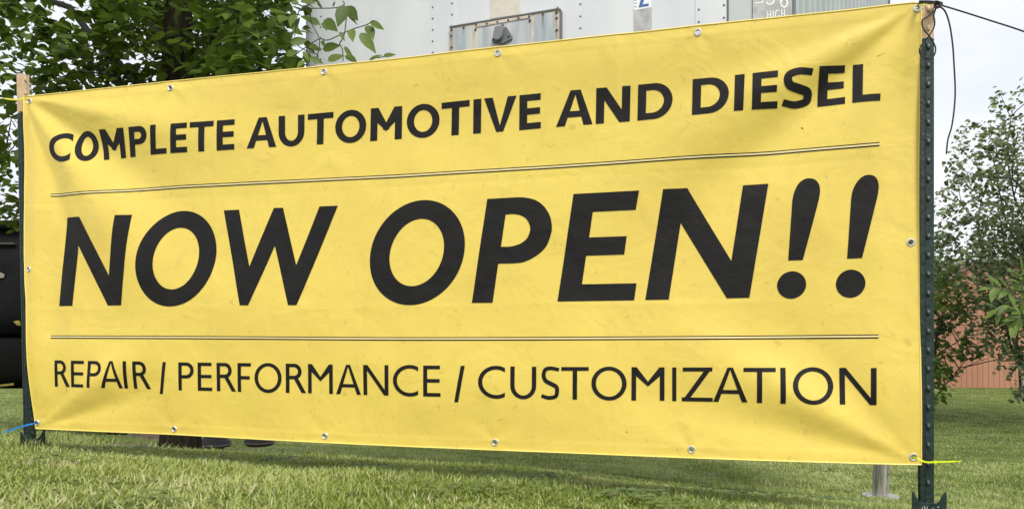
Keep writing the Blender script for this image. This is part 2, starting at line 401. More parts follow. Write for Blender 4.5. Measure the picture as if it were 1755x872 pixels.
def ridge(s, z, cs, cz, ang, sig, amp, r0, r1):
    dx = s-cs; dz = z-cz; r = np.hypot(dx, dz)+1e-6; th = np.arctan2(dz, dx)
    d = np.abs((th-R(ang)+np.pi) % (2*np.pi)-np.pi)
    return amp*np.exp(-(d/R(sig))**2)*sstep(0, .12, r)*(1-sstep(r0, r1, r))*np.minimum(1, r/.35)
def disp(s, z):
    s = np.asarray(s, float); z = np.asarray(z, float)
    d = np.zeros_like(s)
    zt = np.interp(s, TP[:, 0], TP[:, 1]); zb = np.interp(s, BP[:, 0], BP[:, 1])
    t = (z-zb)/(zt-zb); u = s/BLEN
    tl, trc, bl, br = C01, C11, C00, C10
    d += ridge(s, z, *tl, -33, 9, -.016, .6, 1.4) + ridge(s, z, *tl, -52, 8, .012, .5, 1.2) + ridge(s, z, *tl, -14, 6, .009, .7, 1.3)
    d += ridge(s, z, *tl, -68, 5, -.006, .5, 1.1)
    d += ridge(s, z, *trc, 207, 9, .009, .5, 1.2) + ridge(s, z, *trc, 222, 9, -.015, .5, 1.3) + ridge(s, z, *trc, 243, 9, .009, .5, 1.3) + ridge(s, z, *trc, 195, 7, -.003, .5, 1.1)
    d += ridge(s, z, *br, 151, 8, .010, .35, .9) + ridge(s, z, *br, 167, 7, -.007, .5, 1.1) + ridge(s, z, *br, 131, 9, -.006, .3, .7)
    d += ridge(s, z, *bl, 32, 8, .009, .3, .8) + ridge(s, z, *bl, 16, 6, -.007, .3, .8)
    # mid grommets at the short sides pull small folds
    d += .010*np.exp(-((s-.06)/.045)**2)*np.sin(np.pi*np.clip(t, 0, 1)) 
    d += -.007*np.exp(-((s-.14)/.05)**2)*np.sin(np.pi*np.clip(t, 0, 1))
    d += .006*np.exp(-((s-(BLEN-.10))/.05)**2)*np.sin(np.pi*np.clip(t, 0, 1))
    # gentle belly, sag waves between the hems
    d += .022*np.exp(-((1-t)/.16)**2) - .030*t + .012 - .010*np.exp(-(t/.12)**2)
    d += .020*np.sin(np.pi*np.clip(t, 0, 1))*(np.sin(u*5.2+.4)+.4*np.sin(u*11+1.3))*.6
    d += .013*vnoise(s*2.1+z*1.2+11, z*2.3-s*.5+5)+.0045*vnoise(s*5.5+z*3+31, z*5+17-s*2)+.0014*vnoise(s*14+3, z*13+8)
    # short pulls fanning from the edge grommets, and a few old fold creases
    for (ga, gb) in GPS:
        up_ = 1 if gb > .1 else -1
        dx = s-ga; dz = (gb-z)*up_
        rr_ = np.hypot(dx, dz)+1e-5; th_ = np.arctan2(dx, dz)
        d += .0009*np.cos(th_*5)*np.exp(-(rr_/.16)**2)*sstep(.0, .05, rr_)*(dz > -.02)
    for (cu, amp) in ((.27, .0011), (.495, -.0010), (.73, .0012)):
        d += amp*np.exp(-np.abs(u-cu+.004*vnoise(z*6+cu*50, z*3))/.0035)*(.6+.8*vnoise(z*4+cu*90, z))
    for (ct_, amp) in ((.36, .0009), (.67, -.0009)):
        d += amp*np.exp(-np.abs(t-ct_+.008*vnoise(s*4+ct_*70, s))/.008)*(.5+vnoise(s*3+ct_*30, s*2))
    # stiffer doubled hem, 3 cm deep, and its weld line
    e = np.minimum(np.minimum(zt-z, z-zb), np.minimum(s-.0, BLEN-s))
    d += .0006*(1-sstep(.028, .036, e))
    return d
def bp3(s, z, off=0.0):
    d = disp(s, z)+off
    return np.stack([BL[0]+BD[0]*s+BN[0]*d, BL[1]+BD[1]*s+BN[1]*d, CZ+z], -1)
banner = empty('banner', (0, 2.3, 0.0), 'large yellow vinyl banner reading NOW OPEN, stretched between two posts', 'banner')
NU, NV = 640, 264
uu = np.linspace(0, 1, NU+1); vv = np.linspace(0, 1, NV+1)
U, V = np.meshgrid(uu, vv)
ct, cb = curve(TP, uu), curve(BP, uu); cl, crr = curve(LP, vv), curve(RP, vv)
Q = ((1-V)[..., None]*cb[None]+V[..., None]*ct[None]+(1-U)[..., None]*cl[:, None]+U[..., None]*crr[:, None]
     - ((1-U)*(1-V))[..., None]*C00-(U*(1-V))[..., None]*C10-(U*V)[..., None]*C11-((1-U)*V)[..., None]*C01)
S_, Z_ = Q[..., 0], Q[..., 1]
pts = bp3(S_, Z_).reshape(-1, 3)
ii = np.arange((NU+1)*(NV+1)).reshape(NV+1, NU+1)
bf = np.stack([ii[:-1, :-1], ii[:-1, 1:], ii[1:, 1:], ii[1:, :-1]], -1).reshape(-1, 4)
grom_px = [(50.5, 174), (294.5, 152), (555.5, 123.5), (854.5, 93), (1196, 58), (1571.5, 16.5), (56, 462), (1562, 415), (64, 724), (298, 735), (557, 746.5), (848, 757.5), (1185, 769.5), (1564.5, 782)]
GP = [to_plane(*p) for p in grom_px]
cen = np.stack([S_, Z_], -1).reshape(-1, 2)[bf].mean(1)
keep = np.ones(len(bf), bool)
for (a, b) in GP: keep &= np.hypot(cen[:, 0]-a, cen[:, 1]-b) > .0076
mesh_obj('banner_cloth', pts, bf[keep], M_VINYL, banner, smooth=True)
# rolled edge
per = [tuple(bp3(*q)) for q in np.concatenate([curve(BP, np.linspace(0, 1, 150)), curve(RP, np.linspace(0, 1, 60))[1:], curve(TP, np.linspace(1, 0, 150))[1:], curve(LP, np.linspace(1, 0, 60))[1:]])]
MB().tube(per, .0022, 6, cap=False).build('hem', M_HEM, banner, smooth=True)
# grommets
prof = [(.0064, -.006), (.0064, .0012), (.0078, .0024), (.0098, .0022), (.0114, .0004), (.0114, -.0012)]
def ring_mesh(c, M, prof, n=28):
    vs = []; fs = []; m = len(prof)
    for (r, z) in prof:
        for k in range(n):
            a = 2*math.pi*k/n; vs.append(Vector(c)+M @ Vector((r*math.cos(a), r*math.sin(a), z)))
    for i in range(m):
        for k in range(n): fs.append((i*n+k, i*n+(k+1) % n, ((i+1) % m)*n+(k+1) % n, ((i+1) % m)*n+k))
    return vs, fs
ax_s = Vector((BD[0], BD[1], 0)); ax_n = Vector((BN[0], BN[1], 0)); ax_z = Vector((0, 0, 1))
M3 = Matrix((ax_s, ax_z, ax_n)).transposed()
GW = []
for (a, b) in GP:
    c = Vector(bp3(a, b)); GW.append(c)
    e = 1e-3
    gs = (disp(a+e, b)-disp(a-e, b))/(2*e); gz = (disp(a, b+e)-disp(a, b-e))/(2*e)
    nn = (ax_n-ax_s*float(gs)-ax_z*float(gz)).normalized(); q = ax_n.rotation_difference(nn).to_matrix()
    mb = MB(); mb.add(*ring_mesh(c, q @ M3, prof)); mb.build('grommet', M_METAL, banner, smooth=True)

# ---- lettering: every glyph is a flat printed sheet that follows the cloth
def inside(poly, p):
    x, y = p; c = False; n = len(poly); j = n-1
    for i in range(n):
        xi, yi = poly[i]; xj, yj = poly[j]
        if (yi > y) != (yj > y) and x < (xj-xi)*(y-yi)/(yj-yi)+xi: c = not c
        j = i
    return c
def fill(name, adds, subs, material=None, step=.008, off=.0012, label=None):
    """adds / subs: polygons in banner plane metres"""
    allp = adds+subs; vs = []; es = []
    for poly in allp:
        P2 = []
        n = len(poly)
        for i in range(n):
            a = np.array(poly[i]); b = np.array(poly[(i+1) % n]); k = max(1, int(np.hypot(*(b-a))/step))
            for q in range(k): P2.append(a+(b-a)*q/k)
        o = len(vs); vs += [Vector((float(p[0]), float(p[1]))) for p in P2]; es += [(o+i, o+(i+1) % len(P2)) for i in range(len(P2))]
    A = np.concatenate([np.array(p) for p in adds]); lo = A.min(0); hi = A.max(0)
    for x in np.arange(lo[0]+step*.37, hi[0], step):
        for y in np.arange(lo[1]+step*.41, hi[1], step):
            if any(inside(p, (x, y)) for p in adds): vs.append(Vector((float(x), float(y))))
    rv, _, rf, *_r = delaunay_2d_cdt(vs, es, [], 0, 1e-6)
    fs = []
    for f in rf:
        c = (sum(rv[i][0] for i in f)/len(f), sum(rv[i][1] for i in f)/len(f))
        if any(inside(p, c) for p in adds) and not any(inside(p, c) for p in subs): fs.append(tuple(f))
    rv = np.array([(v[0], v[1]) for v in rv])
    used = sorted({i for f in fs for i in f}); mp_ = {o: i for i, o in enumerate(used)}
    o = mesh_obj(name, bp3(rv[used, 0], rv[used, 1], off), [tuple(mp_[i] for i in f) for f in fs], material or M_INK, banner, smooth=True)
    a, b_ = rv[used, 0], rv[used, 1]; e = .004
    gs = (disp(a+e, b_)-disp(a-e, b_))/(2*e); gz = (disp(a, b_+e)-disp(a, b_-e))/(2*e)
    nn = np.stack([BN[0]-BD[0]*gs, BN[1]-BD[1]*gs, -gz], -1); nn /= np.linalg.norm(nn, axis=1)[:, None]
    o.data.normals_split_custom_set_from_vertices([tuple(map(float, q)) for q in nn])
    if label: o['label'] = label
    return o
def ell(cx, cy, rx, ry, n=44, p=2.0):
    out = []
    for k in range(n):
        a = 2*math.pi*k/n; c, s = math.cos(a), math.sin(a)
        out.append((cx+rx*math.copysign(abs(c)**(2/p), c), cy+ry*math.copysign(abs(s)**(2/p), s)))
    return out
def rect(x0, y0, x1, y1): return [(x0, y0), (x1, y0), (x1, y1), (x0, y1)]
def stroke(path, t):
    path = [np.array(p, float) for p in path]; Lf = []; Rt = []
    for i, p in enumerate(path):
        d = path[min(i+1, len(path)-1)]-path[max(i-1, 0)]; d /= np.hypot(*d); n = np.array([-d[1], d[0]])
        tt = t[i] if hasattr(t, '__len__') else t
        Lf.append(tuple(p+n*tt/2)); Rt.append(tuple(p-n*tt/2))
    return Lf+Rt[::-1]
def clipx(poly, xmax):
    out = []; n = len(poly)
    for i in range(n):
        a, b = poly[i], poly[(i+1) % n]; ia, ib = a[0] <= xmax, b[0] <= xmax
        if ia: out.append(a)
        if ia != ib: t = (xmax-a[0])/(b[0]-a[0]); out.append((xmax, a[1]+t*(b[1]-a[1])))
    return out
def glyph(ch, w, h, t, b, bold):
    """outlines in metres: w wide, h high, stem t, bar b"""
    ov = .014*h
    if ch == 'I': return [rect(0, 0, w, h)], []
    if ch == 'L': return [rect(0, 0, t, h), rect(0, 0, w, b)], []
    if ch == 'E': return [rect(0, 0, t, h), rect(0, 0, w, b), rect(0, h-b, w*.985, h), rect(0, h*.5-b*.42, w*.96, h*.5+b*.58)], []
    if ch == 'F': return [rect(0, 0, t, h), rect(0, h-b, w, h), rect(0, h*.5-b*.55, w*.92, h*.5+b*.45)], []
    if ch == 'T': return [rect(w/2-t/2, 0, w/2+t/2, h), rect(0, h-b, w, h)], []
    if ch == 'O': return [ell(w/2, h/2, w/2, h/2+ov)], [ell(w/2, h/2, w/2-t, h/2+ov-b)]
    if ch == 'C':
        wf = w+t*(1.35 if bold else 2.2)
        a = clipx(ell(wf/2, h/2, wf/2, h/2+ov, 80), w); s = ell(wf/2, h/2, wf/2-t, h/2+ov-b, 80)
        return [a], [s]
    if ch == 'D':
        def dshape(x0, x1, y0, y1):
            r = min(x1-x0, (y1-y0)*.52); cx = x1-r
            return [(x0, y0), (cx, y0)]+[(cx+r*math.sin(a), (y0+y1)/2-(y1-y0)/2*math.cos(a)) for a in np.linspace(0, math.pi, 26)[1:-1]]+[(cx, y1), (x0, y1)]
        return [dshape(0, w, 0, h)], [dshape(t, w-t*1.02, b, h-b)]
    if ch in 'PR':
        def bowl(x0, x1, y0, y1):
            r = (y1-y0)/2; rx = min(r*1.05, x1-x0); cx = x1-rx
            return [(x0, y0), (cx, y0)]+[(cx+rx*math.sin(a), (y0+y1)/2-r*math.cos(a)) for a in np.linspace(0, math.pi, 20)[1:-1]]+[(cx, y1), (x0, y1)]
        if ch == 'P': 
            yb = h*.40 if bold else h*.43
            return [rect(0, 0, t, h), bowl(0, w, yb, h)], [bowl(t, w-t, yb+b, h-b)]
        bw = w*.80; yb = h*.47; tt = t*1.22
        return [rect(0, 0, t, h), bowl(0, bw, yb, h), [(bw*.40, yb+b), (w-tt, 0), (w, 0), (bw*.40+tt*1.05, yb+b*.9)]], [bowl(t, bw-t, yb+b, h-b)]
    if ch == 'A':
        tt = t*1.10; a = w/2; ap = t*(.62 if bold else .55)
        yb = h*.24; hb = b*.95
        xin = lambda y: (tt+(a-ap+tt*.9-tt)*(y/h))
        k = (a-ap)/h
        return [[(0, 0), (tt, 0), (a+ap*.25, h*.99), (a+ap, h), (a-ap, h)], [(w, 0), (w-tt, 0), (a-ap*.25, h*.99), (a-ap, h), (a+ap, h)],
                [(k*yb+tt*.5, yb), (w-k*yb-tt*.5, yb), (w-k*(yb+hb)-tt*.5, yb+hb), (k*(yb+hb)+tt*.5, yb+hb)]], []
    if ch == 'V':
        tt = t*1.12; a = w/2; ap = t*.45
        return [[(0, h), (tt, h), (a+ap*.2, h*.0+ap), (a+ap, 0), (a-ap, 0)], [(w, h), (w-tt, h), (a-ap*.2, ap), (a-ap, 0), (a+ap, 0)]], []
    if ch == 'N':
        tt = t*(1.25 if bold else 1.14)
        return [rect(0, 0, t, h), rect(w-t, 0, w, h), [(0, h), (tt, h), (w, 0), (w-tt, 0)]], []
    if ch == 'M':
        tt = t*1.15; vy = h*(.28 if bold else .42)
        return [rect(0, 0, t, h), rect(w-t, 0, w, h), [(0, h), (tt*.95, h), (w/2+tt*.42, vy+h*.06), (w/2, vy), (w/2-.02*t, vy), (0, h-tt*.9)],
                [(w, h), (w-tt*.95, h), (w/2-tt*.42, vy+h*.06), (w/2, vy), (w/2+.02*t, vy), (w, h-tt*.9)]], []
    if ch == 'U':
        r = w/2; y0 = r*.98
        def ush(x0, x1, yb, top):
            rx = (x1-x0)/2; cy = y0
            return [(x0, top)]+[(w/2-rx*math.cos(a), cy-(cy-yb)*math.sin(a)) for a in np.linspace(0, math.pi, 26)]+[(x1, top)]
        return [ush(0, w, -ov, h)], [ush(t, w-t, -ov+b, h+.01)]
    if ch == 'Z':
        tt = t*1.22
        return [rect(w*.03, h-b, w*.97, h), rect(0, 0, w, b), [(0, 0), (tt, 0), (w*.98, h), (w*.98-tt, h)]], []
    if ch == '/': return [[(0, -.16*h), (t*.95, -.16*h), (w, h), (w-t*.95, h)]], []
    if ch == 'S':
        m = t*.5
        pth = catmull([(w*.99, h*(.985-b/h*.62)), (w*.80, h-b*.56), (w*.52, h-b*.5+ov), (w*.22, h-b*.75), (m*.96, h*.735), (w*.24, h*.57), (w*.55, h*.475), (w*.83, h*.39), (w-m*.92, h*.26), (w*.80, b*.80), (w*.46, b*.5-ov), (w*.20, b*.58), (w*.0, h*.035+b*.62)], 5)
        k = len(pth); th = [b*(.95)+(t-b)*math.sin(math.pi*i/(k-1))**2 for i in range(k)]
        return [stroke(pth, th)], []
def poly_y(pts, x): return float(np.interp(x, [p[0] for p in pts], [p[1] for p in pts]))
def place(ch, x0b, x1b, x0t, x1t, base, top, kt, kb, bold, word):
    q = [(x0b, poly_y(base, x0b)), (x1b, poly_y(base, x1b)), (x1t, poly_y(top, x1t)), (x0t, poly_y(top, x0t))]
    q = [np.array(to_plane(*p)) for p in q]
    w = (np.hypot(*(q[1]-q[0]))+np.hypot(*(q[2]-q[3])))/2; h = (np.hypot(*(q[3]-q[0]))+np.hypot(*(q[2]-q[1])))/2
    adds, subs = glyph(ch, w, h, kt*h, kb*h, bold)
    def m(p):
        u, v = p[0]/w, p[1]/h
        r = (1-u)*(1-v)*q[0]+u*(1-v)*q[1]+u*v*q[2]+(1-u)*v*q[3]; return (float(r[0]), float(r[1]))
    nm = 'slash' if ch == '/' else 'letter'
    fill(nm, [[m(p) for p in a] for a in adds], [[m(p) for p in a] for a in subs], label=('slash in the bottom line' if ch == '/' else 'letter %s in %s' % (ch, word)))
base1 = [(85, 278.3), (105, 277.6), (147, 276), (174.8, 273.2), (213, 269.6), (258.6, 265.6), (287, 263.5), (322, 261.5), (372.5, 258.6), (402, 256.4), (472, 251.2), (541.5, 246.7), (632.7, 241.1), (687, 237.2), (772, 231), (823, 227.2), (889, 222.4), (926, 218.9), (1015, 211.8), (1078.8, 206.4), (1185.8, 196.7), (1257.9, 190), (1332.8, 184), (1403, 179), (1449, 176.2), (1508.7, 172.7)]
top1 = [(85, 231), (105, 229.3), (147, 224.8), (170.5, 222.7), (214.7, 220.3), (263, 216.5), (298, 214.3), (329, 211.3), (368.5, 208.3), (404, 205.1), (451, 200.8), (520.7, 195.8), (570, 191.2), (634.8, 185.4), (688, 181.3), (756, 175.9), (824.7, 169.1), (885, 164), (927, 159.9), (986, 154.5), (1022, 151.2), (1080, 146.5), (1187, 135.9), (1260, 128.9), (1333.5, 121.8), (1404.5, 114.3), (1450, 110.1), (1463.5, 109.1), (1512, 106.2)]
L1 = [('C', 85.6, 123.5, 86, 123, 0), ('O', 127.8, 165.2, 128.3, 165.8, 0), ('M', 174.8, 213, 170.3, 215, 0), ('P', 221.2, 253.2, 224.4, 256.2, 0), ('L', 258.6, 287.1, 263.1, 291, 0),
      ('E', 293.6, 322.7, 297.9, 324.8, 0), ('T', 327, 366, 329.2, 369.1, 0), ('E', 372.5, 402.2, 374.2, 404, 0),
      ('A', 423.2, 472.3, 425.7, 474.8, 1), ('U', 476, 519.5, 476.8, 520.7, 1), ('T', 524.7, 568.5, 526.4, 570.2, 1), ('O', 572.1, 625.7, 573.1, 626.7, 1), ('M', 632.7, 687.3, 634.6, 688.5, 1),
      ('O', 695.6, 751.6, 696.6, 752.6, 1), ('T', 754.4, 802.7, 756.3, 804.6, 1), ('I', 809.6, 823, 811.1, 824.7, 1), ('V', 827.7, 883.4, 829.5, 885.2, 1), ('E', 889, 926.1, 890.3, 927.3, 1),
      ('A', 952.4, 1015, 955.4, 1018, 2), ('N', 1020.3, 1078.8, 1022, 1080.6, 2), ('D', 1091.9, 1151.8, 1093.7, 1153.4, 2),
      ('D', 1185.8, 1248.3, 1187.3, 1250, 3), ('I', 1257.9, 1273.8, 1259.7, 1276.3, 3), ('E', 1288.6, 1332.8, 1289.9, 1333.8, 3), ('S', 1342, 1392.6, 1342.8, 1393.4, 3), ('E', 1403.1, 1449.4, 1404.5, 1450.2, 3), ('L', 1461.4, 1508.7, 1463.5, 1511, 3)]
for (c, a, b_, c_, d_, wi) in L1:
    place(c, a, b_, c_, d_, base1, top1, .236, .182, True, ['COMPLETE', 'AUTOMOTIVE', 'AND', 'DIESEL'][wi])
base3 = [(98, 661.4), (149, 662.8), (213, 664.6), (260, 666.2), (308, 667.9), (364, 669.2), (408, 670.5), (460, 672), (525, 672.9), (571, 674.4), (620, 675.8), (667, 677), (718, 678.2), (756, 678.9), (820, 681), (875, 682.3), (962, 683.9), (1009, 684.2), (1082, 686), (1138, 686.3), (1155, 687), (1220, 688), (1281, 688.9), (1300, 690), (1346, 690.6), (1393, 691.3), (1440, 692), (1501, 693.2)]
top3 = [(98, 616.7), (150, 617.7), (215, 618.2), (260, 619), (310, 620.3), (373, 621.1), (460, 622), (525, 623), (571, 624.2), (620, 624.7), (667, 625), (727, 625.7), (780, 626), (875, 627.4), (962, 628.4), (1082, 628.7), (1168, 629.3), (1223, 629.1), (1274, 629.6), (1337, 629.6), (1393, 629.4), (1440, 629.8), (1501, 629.9)]
L3 = [('R', 98.1, 124.5, 98.8, 123.8, 0), ('E', 127.1, 149.6, 127.8, 149.8, 0), ('P', 155.7, 179.5, 156.3, 180, 0), ('A', 179.1, 213.3, 179.3, 213.5, 0), ('I', 215.9, 221.5, 216.1, 221.7, 0), ('R', 231.5, 260, 231.9, 259.5, 0),
      ('/', 275.0, 287.6, 275, 287.6, 9),
      ('P', 308.2, 333.8, 308.4, 334.2, 1), ('E', 340.6, 364.9, 340.8, 365, 1), ('R', 372.7, 405.6, 373, 405, 1), ('F', 408.6, 431.5, 408.9, 432, 1), ('O', 438.1, 484, 438.1, 484, 1), ('R', 490.9, 525.1, 491.2, 524.5, 1), ('M', 528.6, 571.5, 529, 571.8, 1),
      ('A', 577.1, 620, 577.1, 620, 1), ('N', 624.3, 667.2, 624.5, 667.4, 1), ('C', 675, 718.3, 675, 718.3, 1), ('E', 727, 756.4, 727, 756, 1),
      ('/', 779.5, 797.6, 779.5, 797.6, 9),
      ('C', 820.3, 865.8, 820.3, 865.8, 2), ('U', 874.8, 919, 874.9, 919.1, 2), ('S', 928.1, 958.4, 928.1, 958.4, 2), ('T', 961.9, 1008.7, 961.9, 1008.7, 2), ('O', 1013.4, 1073.6, 1013.4, 1073.6, 2), ('M', 1081.9, 1138.6, 1082, 1138.7, 2),
      ('I', 1152, 1159, 1152, 1159, 2), ('Z', 1168.5, 1221.6, 1168.5, 1222.5, 2), ('A', 1222.2, 1281, 1222.2, 1281, 2), ('T', 1274.1, 1329.2, 1274.1, 1329.2, 2), ('I', 1336.9, 1346, 1337, 1346, 2), ('O', 1358.2, 1427.9, 1358.2, 1427.9, 2), ('N', 1438.7, 1501.1, 1438.7, 1501.1, 2)]
for (c, a, b_, c_, d_, wi) in L3:
    place(c, a, b_, c_, d_, base3, top3, .138, .116, False, {0: 'REPAIR', 1: 'PERFORMANCE', 2: 'CUSTOMIZATION', 9: ''}[wi])
# the large italic line, outlines measured from the print
def PX(pts): return [tuple(map(float, to_plane(*p))) for p in pts]
def Z4(pts): return [(60+x/3.134, 330+y/3.134) for x, y in pts]
def Z5(pts): return [(600+x/3.4875, 300+y/3.4875) for x, y in pts]
def Z6(pts): return [(1060+x/3.229, 280+y/3.229) for x, y in pts]
def oval(l, r, t, b, tx, bx, slope=-.03, n=72):
    cx, cy = (l+r)/2, (t+b)/2; vx, vy = (tx-bx)/2, -(b-t)/2; ux = math.sqrt(((r-l)/2)**2-vx*vx); uy = slope*ux
    return [(cx+ux*math.cos(a)+vx*math.sin(a), cy+uy*math.cos(a)+vy*math.sin(a)) for a in np.linspace(0, 2*math.pi, n, endpoint=False)]
big = [
 ('letter', 'letter N in NOW', [Z4([(138,609),(212,608),(239,283),(401,606),(474,605),(530,121),(447,124),(411,446),(252,132),(177,135)])], []),
 ('letter', 'letter O in NOW', [oval(237.7,371.1,361,525,315,297.7)], [oval(265.8,341.6,390,496,309.5,299)]),
 ('letter', 'letter W in NOW', [Z4([(1011,95),(1093,91),(1153,397),(1279,81),(1327,80),(1403,389),(1524,73),(1623,69),(1410,604),(1365,604),(1288,285),(1152,605),(1108,605)])], []),
 ('letter', 'letter O in OPEN', [oval(633.8,797,342.7,522.6,727.6,706)], [oval(667.7,761.4,374.8,490.2,722.3,707)]),
 ('letter', 'letter P in OPEN', [Z5([(728,763),(851,762),(884,528)]+[tuple(q) for q in catmull([(955,527),(1035,518),(1110,480),(1168,425),(1198,350),(1203,300),(1190,238),(1152,180),(1100,145),(1040,132),(985,131)],5)]+[(817,141)])],
    [Z5([(927,234)]+[tuple(q) for q in catmull([(965,230),(1010,236),(1048,257),(1070,295),(1073,330),(1055,375),(1020,405),(975,422),(940,427)],5)]+[(900,427)])]),
 ('letter', 'letter E in OPEN', [[(954.7,516.2),(982,331.5),(1094.7,324.9),(1088.8,358),(1015.2,361.9),(1008.6,405.8),(1073.1,403.2),(1068.8,434.8),(1003.4,437.3),(996.3,486.4),(1090,484.4),(1086,513.8)]], []),
 ('letter', 'letter N in OPEN', [Z6([(146,753),(277,751),(343,322),(600,744),(726,741),(833,104),(692,111),(626,536),(380,129),(245,136)])], []),
 ('exclamation_mark', 'first exclamation mark', [Z6([(941,535)]+[tuple(q) for q in catmull([(964,205),(975,155),(998,110),(1028,85),(1058,79),(1090,87),(1112,115),(1117,155),(1109,205)],5)]+[(1022,533)]), oval(1332.4,1382.2,464.3,511.3,1358,1357)], []),
 ('exclamation_mark', 'second exclamation mark', [Z6([(1268,525)]+[tuple(q) for q in catmull([(1291,190),(1301,142),(1325,97),(1358,68),(1390,61),(1420,69),(1438,95),(1443,133),(1434,190)],5)]+[(1350,522)]), oval(1433.5,1483.7,461.5,509.8,1459,1458)], []),
]
for nm, lab, adds, subs in big:
    fill(nm, [PX(a) for a in adds], [PX(a) for a in subs], step=.0105, label=lab)
def rule(pts, dy0, dy1, th, m, off):
    """a thin printed line; pts is the upper edge of the pair, dy0..dy1 offsets at left / right"""
    xs = np.linspace(pts[0][0], pts[-1][0], 360); a = []; b = []
    cc = catmull(pts, 12); cx_ = [c[0] for c in cc]; cy_ = [c[1] for c in cc]
    for x in xs:
        f = (x-xs[0])/(xs[-1]-xs[0]); y = float(np.interp(x, cx_, cy_))+dy0+(dy1-dy0)*f; t = th[0]+(th[1]-th[0])*f
        a.append(to_plane(x, y)); b.append(to_plane(x, y+t))
    A = np.array(a); B = np.array(b)
    v = np.concatenate([bp3(A[:, 0], A[:, 1], off), bp3(B[:, 0], B[:, 1], off)]); n = len(A)
    mesh_obj('printed_rule', v, [(i, i+1, n+i+1, n+i) for i in range(n-1)], m, banner, smooth=True)
r1 = [(87, 332), (130, 330.3), (202.5, 325), (288, 318.3), (400, 312.4), (560, 304.2), (680, 298.5), (797.8, 291.2), (940, 282.3), (1060, 274), (1222.6, 262), (1350, 253.5), (1440, 248.6), (1508, 243)]
r2 = [(92, 574.5), (300, 575.2), (440, 576), (640, 577.3), (820, 577.3), (1060, 576.2), (1300, 574.6), (1505, 572.7)]
for rr in (r1, r2):
    rule(rr, 0, 0, (1.5, 1.9), M_INK, .0012); rule(rr, 1.5, 1.9, (2.0, 2.6), M_PALE, .0011); rule(rr, 3.5, 4.5, (1.6, 2.1), M_INK, .0012)
# a cut and a small scuff on the print
def scratch(p0, p1, w, name='scuff'):
    a = to_plane(*p0); b = to_plane(*p1); d = np.array(b)-np.array(a); d /= np.hypot(*d); n = np.array([-d[1], d[0]])*w/2
    q = np.array([a-n*.3, np.array(b)-n*.5, np.array(b)+n*.3, np.array(a)+n])
    mesh_obj(name, bp3(q[:, 0], q[:, 1], .0009), [(0, 1, 2, 3)], M_INK, banner)
scratch((1503, 97), (1517, 91.3), .0012); scratch((1375, 215.5), (1379, 216.5), .004); scratch((1073, 739), (1075, 741), .003)

